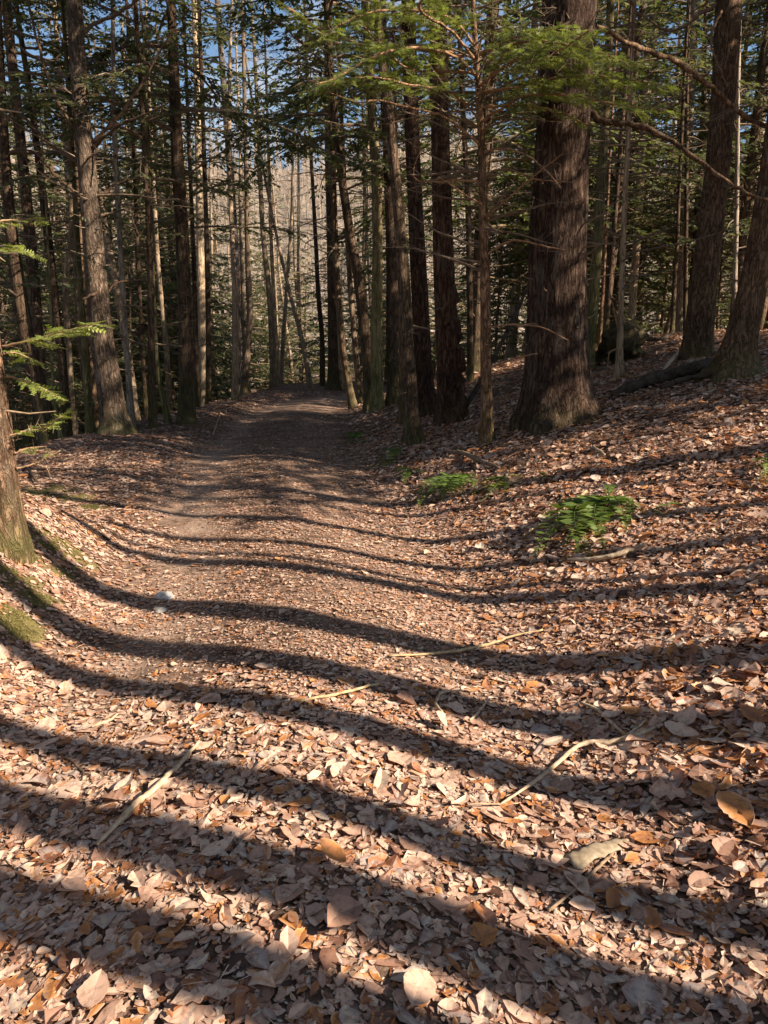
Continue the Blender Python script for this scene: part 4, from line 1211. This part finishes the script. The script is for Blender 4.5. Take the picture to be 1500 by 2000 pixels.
# ------------------------------------------------------------------ ferns
def fern(label, base, tips, lift=.10, name='fern', tint=(1, 1, 1), wd=.24):
    b = ground_at(*base)
    root = empty(name, b, label, 'fern')
    rng = np.random.default_rng(int(base[0] * 3 + base[1]))
    for (u, v) in tips:
        e = ground_at(u, v) - b
        L = np.linalg.norm(e)
        s = np.linspace(0, 1, 12)
        P = e[None] * s[:, None] + np.array([0, 0, 1.0]) * (lift * .5 * (1 - s) ** 1.3 + .10 * L * np.sin(s * PI) + .025)[:, None]
        sidev = np.cross(e / L, [0, 0, 1.0])
        P += sidev[None] * (rng.normal(0, .08) * L * np.sin(s * PI))[:, None]
        mb = MB()
        mb.tube(P, .0035 * (1 - s) + .0012, 4, attr=.15)
        n = 28
        f = np.linspace(.10, .985, n)
        at = np.stack([np.interp(f, s, P[:, k]) for k in range(3)], -1)
        pl = wd * L * np.clip(np.minimum(1, (1.03 - f) * 2.2) * np.minimum(1, f * 4 + .3), .08, 1) * .62
        lv = Leaves()
        for sg in (-1, 1):
            d = sidev[None] * sg + e[None] / L * .35 + np.array([0, 0, 1.0]) * rng.normal(.10, .16, (n, 1))
            lv.put(at + d * pl[:, None] * .5, d, pl, np.full(n, L / n * .95))
        lv.build(mb, rng, .5, .5, .2)
        link('frond', mb.mesh('frond', M['fern'], False), root, color=tint)
    return root
fern('large green fern with drooping fronds, on the right bank by the curved pale stick', (1188, 985),
     [(1042, 1105), (1068, 1058), (1128, 1094), (1182, 1080), (1222, 1046), (1240, 1000), (1110, 1002), (1205, 958), (1092, 1075), (1100, 1035), (1150, 1068), (1155, 1100), (1235, 1025), (1262, 1015)], .07, wd=.20, tint=(.82, .78, .8))
fern('green fern fanning down towards the track, left of the mossy one', (905, 940), [(818, 998), (838, 968), (862, 985), (890, 972), (930, 934), (925, 962), (850, 948), (830, 985), (878, 975), (905, 972)], .08)
fern('low yellowish green fern between the two larger ferns', (985, 945), [(915, 978), (940, 985), (960, 962), (1022, 938), (930, 955), (985, 968)], .08, tint=(1.1, .95, .8))
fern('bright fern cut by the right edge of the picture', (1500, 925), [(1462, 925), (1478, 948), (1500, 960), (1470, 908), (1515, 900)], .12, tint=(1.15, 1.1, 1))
fern('tiny fern tuft beside the low yellowish one', (1062, 942), [(1035, 950), (1085, 938), (1060, 930)], .05)
fern('single fern leaf lying right of the large fern', (1270, 1008), [(1330, 990), (1295, 1015)], .03)
fern('shaded fern by the leaning grey barked trunk', (775, 890), [(735, 905), (755, 912), (800, 880), (740, 890)], .10, tint=(.8, .85, .8))  # this and the next two: shade put into a darker frond tint
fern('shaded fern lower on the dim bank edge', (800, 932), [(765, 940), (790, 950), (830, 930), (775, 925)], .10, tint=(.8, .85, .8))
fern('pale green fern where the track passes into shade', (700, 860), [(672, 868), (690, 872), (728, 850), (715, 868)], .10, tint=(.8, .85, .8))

# ------------------------------------------------------------------ sticks, logs, stones, single leaves
def stick(name, label, cat, pts, mat='stick', col=(1, 1, 1), lift=.012, group=None, branches=(), arch=0.0):
    P, R = [], []
    for i, (u, v, wd) in enumerate(pts):
        p = ground_at(u, v); d = p[1] / ray(u, v)[1]
        P.append(p + [0, 0, lift + wd * d / F / 2]); R.append(wd * d / F / 2)
    P = np.array(P); base = P[0].copy(); P = P - base
    if arch: P[:, 2] += arch * np.sin(np.linspace(0, PI, len(P)))
    Q = catmull(np.column_stack([P, R]), len(P) * 7)
    rng = np.random.default_rng(int(pts[0][0] + 5 * pts[0][1]))
    Q[:, :3] += np.cumsum(rng.normal(0, .0025, (len(Q), 3)), 0) * np.linspace(0, 1, len(Q))[:, None]
    Q[:, 3] *= 1 + .12 * rng.normal(0, 1, len(Q))
    mb = MB(); mb.tube(Q[:, :3], np.maximum(Q[:, 3], .0012), 7, cap=True)
    o = link(name, mb.mesh(name, M[mat]), None, base, col)
    tag(o, label, cat, group)
    for br in branches:
        bp, brr = [], []
        for (u, v, wd) in br:
            p = ground_at(u, v); d = p[1] / ray(u, v)[1]
            bp.append(p + [0, 0, lift + .006] - base); brr.append(wd * d / F / 2)
        Qb = catmull(np.column_stack([bp, brr]), len(bp) * 6)
        b2 = MB(); b2.tube(Qb[:, :3], np.maximum(Qb[:, 3], .001), 6, cap=True)
        link('side_twig', b2.mesh('side_twig', M[mat]), o, color=col)
    return o
stick('stick', 'pale curved stick lying below the large fern', 'stick', [(1108, 1101, 6), (1150, 1103, 9), (1200, 1097, 10), (1232, 1086, 8), (1252, 1074, 4)], lift=.02)
stick('stick', 'long pale straw like stalk crossing the track in the widest shadow', 'stalk', [(760, 1287, 4), (830, 1285, 5), (910, 1278, 6), (980, 1263, 5), (1070, 1240, 3)], col=(.95, .92, .78))
stick('stick', 'pale straw stalk on the track above a shadow stripe', 'stalk', [(582, 1377, 5), (640, 1367, 6), (700, 1358, 6), (752, 1344, 4)], col=(.95, .92, .78))
stick('stick', 'long forked pale stick near the right bank foot', 'stick', [(975, 1584, 4), (1020, 1555, 7), (1075, 1512, 8), (1130, 1468, 9), (1185, 1462, 10), (1240, 1447, 9), (1290, 1425, 7), (1318, 1410, 5)], lift=.02,
      branches=[[(1133, 1383, 6), (1165, 1398, 7), (1195, 1425, 7), (1222, 1450, 6)], [(975, 1584, 3), (945, 1584, 3), (915, 1583, 2)], [(1222, 1448, 5), (1245, 1432, 4), (1258, 1420, 3)]])
stick('stick', 'long knobbly stick lying across two shadow stripes at lower left', 'stick', [(192, 1668, 5), (225, 1635, 9), (262, 1595, 12), (305, 1558, 12), (345, 1512, 9), (385, 1468, 6)], lift=.03)
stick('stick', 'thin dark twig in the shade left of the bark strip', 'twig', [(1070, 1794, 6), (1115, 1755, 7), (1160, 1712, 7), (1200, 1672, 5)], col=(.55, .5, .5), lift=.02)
stick('stick', 'thin upright stick leaning at the track shoulder', 'stick', [(416, 852, 3), (420, 840, 3), (424, 825, 3), (430, 808, 2)], col=(.8, .75, .7))
stick('stick', 'straight stick propped against the large fern', 'stick', [(1022, 1060, 7), (1060, 1035, 7), (1100, 1010, 7), (1145, 978, 6)], lift=.04, col=(.9, .8, .7))
stick('stick', 'dark crooked branch fallen above the ferns', 'branch', [(872, 890, 6), (905, 895, 9), (935, 908, 9), (975, 920, 6)], mat='twig', lift=.03, branches=[[(905, 895, 4), (900, 910, 4), (885, 915, 2)]])
stick('stick', 'short light stick on the leaf covered slope', 'stick', [(1158, 878, 5), (1168, 888, 6), (1180, 899, 5)], lift=.02)
stick('stick', 'curled pale stem arching over an upright leaf', 'stem', [(905, 1362, 3), (870, 1365, 4), (848, 1378, 5), (845, 1395, 5), (856, 1408, 4)], lift=.03)
stick('stick', 'short bent straw beside the upright leaf', 'stem', [(917, 1418, 5), (935, 1402, 5), (955, 1378, 4)], lift=.02)
stick('stick', 'dark short stick on the sunlit ground below the left hemlock sprigs', 'stick', [(50, 915, 5), (62, 928, 6), (75, 945, 6)], mat='log')
stick('stick', 'dark hooked twig on the lower left of the track', 'twig', [(122, 1488, 4), (140, 1498, 6), (155, 1512, 6), (158, 1526, 4)], mat='log', lift=.02)
stick('stick', 'dry twig lying in the lit hollow below the mossy bank', 'twig', [(180, 1430, 4), (205, 1420, 6), (230, 1405, 4)], lift=.02)
stick('fallen_log', 'dark rotten log lying from the massive trunk to the hooked tree', 'log', [(1192, 776, 10), (1240, 765, 24), (1300, 748, 27), (1350, 733, 26), (1400, 716, 20)], mat='log', lift=0)
stick('fallen_branch', 'dark crooked branch lying in front of the hooked tree roots', 'branch', [(1290, 768, 9), (1340, 752, 11), (1395, 742, 11), (1430, 728, 9), (1462, 712, 6)], mat='log', lift=.04)
stick('fallen_branch', 'pale broken branch leaning behind the rotten log', 'branch', [(1294, 736, 6), (1305, 722, 8), (1318, 706, 8), (1330, 694, 5)], lift=.05)
stick('fallen_branch', 'thin pale twig lying beside the thin smooth lit trunk', 'branch', [(1216, 735, 4), (1232, 746, 4), (1262, 741, 4), (1274, 716, 3)], lift=.05, mat='twig', col=(1.4, 1.2, 1))
stick('fallen_branch', 'long dark branch across the far right clearing', 'branch', [(1245, 668, 7), (1275, 672, 8), (1300, 668, 8), (1313, 655, 6)], mat='log', lift=.05)

# dead pole leaning between the knotty double trunk and the massive one
def pole(label, a, b, Y0, Y1, w0, w1, mat, name='dead_pole', col=(1, 1, 1)):
    p0, m0 = at_depth(a[0], a[1], Y0); p1, m1 = at_depth(b[0], b[1], Y1)
    s = np.linspace(0, 1, 14)[:, None]
    P = p0 * (1 - s) + p1 * s
    P[:, 2] += -.25 * np.sin(s[:, 0] * PI) * .4
    mb = MB(); mb.tube(P - p0, np.linspace(w0 * m0, w1 * m1, 14) / 2, 7, cap=True)
    tag(link(name, mb.mesh(name, M[mat]), None, p0, col), label, 'dead tree')
pole('dark dead pole leaning right beside the slender young hemlock', (902, 806), (1040, 540), 10.6, 11.5, 11, 6, 'log')

def lump(name, label, cat, u, v, size, mat, seed, squash=.6, col=(1, 1, 1), sink=.15, n=24, rough=.35):
    p = ground_at(u, v)
    a = np.linspace(0, 2 * PI, n, endpoint=False); b = np.linspace(-.5 * PI, .5 * PI, n // 2 + 1)
    A, B = np.meshgrid(a, b, indexing='ij')
    x, y, z = np.cos(A) * np.cos(B), np.sin(A) * np.cos(B), np.sin(B)
    k = 1 + rough * fbm(x * 1.6 + seed, y * 1.6, z * 1.6, seed, 4)
    V = np.stack([x * k * size[0], y * k * size[1], z * k * size[2]], -1).reshape(-1, 3)
    m = len(b)
    i, j = np.meshgrid(np.arange(n), np.arange(m - 1), indexing='ij')
    i2 = (i + 1) % n
    f = np.stack([i * m + j, i2 * m + j, i2 * m + j + 1, i * m + j + 1], -1).reshape(-1, 4)
    mb = MB(); mb.add(V + [0, 0, size[2] * (1 - 2 * sink)], f)
    return tag(link(name, mb.mesh(name, M[mat]), None, p, col), label, cat)
lump('stone', 'white angular stone in the left wheel rut', 'stone', 322, 1172, (.055, .035, .03), 'stone', 3, n=14)
lump('stone', 'smaller grey stone just below the white one', 'stone', 312, 1197, (.04, .03, .02), 'stone', 8, col=(.6, .62, .62), n=14)
lump('tree_stump', 'dark mossy uprooted stump behind the thin smooth lit trunk', 'stump', 1212, 705, (.44, .34, .34), 'log', 12, col=(.8, .85, .55), n=40, rough=.5)

def one_leaf(label, u, v, size, kind, att, yaw, tilt=.15, curl=.25, fold=.2, name='fallen_leaf', up=.03, a0=None):
    p = ground_at(u, v)
    mb = MB()
    leaf_batch(mb, np.zeros((1, 3)), gnormal(p[:1], p[1:2]), np.array([size * .85]), kind + 4, np.array([curl]), np.array([fold]), np.array([yaw]), np.array([att]), np.array([tilt]))
    o = link(name, mb.mesh(name, M['leaf'], False), None, p + [0, 0, up])
    sm = o.modifiers.new('thickness', 'SOLIDIFY'); sm.thickness = .001
    return tag(o, label, 'leaf')
one_leaf('orange brown oval leaf below a shadow stripe on the right', 1232, 1400, .105, 0, .80, .1, .1)
one_leaf('big tan oval leaf right of the forked stick', 1330, 1443, .16, 0, .62, .0, .1)
one_leaf('glowing orange leaf near the right edge, half in shade', 1430, 1608, .16, 1, .79, .4, .35, .3)
one_leaf('pale yellowish oval leaf left of the forked stick', 1078, 1465, .11, 0, .97, .35, .08)
one_leaf('upright folded tan leaf under the curled stem', 858, 1428, .085, 1, .62, 1.2, .75, .5, .7)
one_leaf('large brown leaf with upturned edge at the bottom middle', 672, 1818, .13, 1, .30, .75, .3, .3, .4)
one_leaf('broad pale veined leaf at the bottom edge beside the middle', 823, 1960, .13, 1, .55, 1.3, .2, .1, .15)
one_leaf('greenish grey flat leaf at the lower left corner', 190, 1955, .11, 1, .5, .6, .1, .1, .1)
one_leaf('reddish brown leaf cut by the right edge above mid height of the litter', 1475, 1412, .16, 0, .84, -.1, .15)
one_leaf('curled golden leaf in the middle of the lower lit stripe', 650, 1690, .12, 0, .80, .3, .3, .5)
# strip of bark
p0 = ground_at(1112, 1697); p1 = ground_at(1240, 1640)
bd = p1 - p0; bl = np.linalg.norm(bd); bs = np.cross(bd / bl, [0, 0, 1]); 
s = np.linspace(0, 1, 16); a = np.linspace(-1, 1, 7)
S_, A_ = np.meshgrid(s, a, indexing='ij')
wv_ = (.034 * (1 - .35 * S_) + .004 * np.sin(S_ * 19)) * np.clip(np.sin(np.clip(S_ * 1.0 + .06, 0, 1) * PI) * 3, .25, 1)
BV = bd * S_[..., None] + bs * (A_ * wv_)[..., None] + np.array([0, 0, 1.0]) * (.016 + .008 * (1 - A_ ** 2) + .010 * np.sin(S_ * 5) + .004 * np.sin(S_ * 37 + A_ * 3))[..., None]
i, j = np.meshgrid(np.arange(15), np.arange(6), indexing='ij')
bmk = MB(); bmk.add(BV.reshape(-1, 3), np.stack([i * 7 + j, i * 7 + j + 1, (i + 1) * 7 + j + 1, (i + 1) * 7 + j], -1).reshape(-1, 4))
bo = tag(link('bark_strip', bmk.mesh('bark_strip', M['stick']), None, p0, (.62, .64, .66)), 'pale grey strip of bark lying in the lit leaves at lower right', 'bark')
bo.modifiers.new('thickness', 'SOLIDIFY').thickness = .006
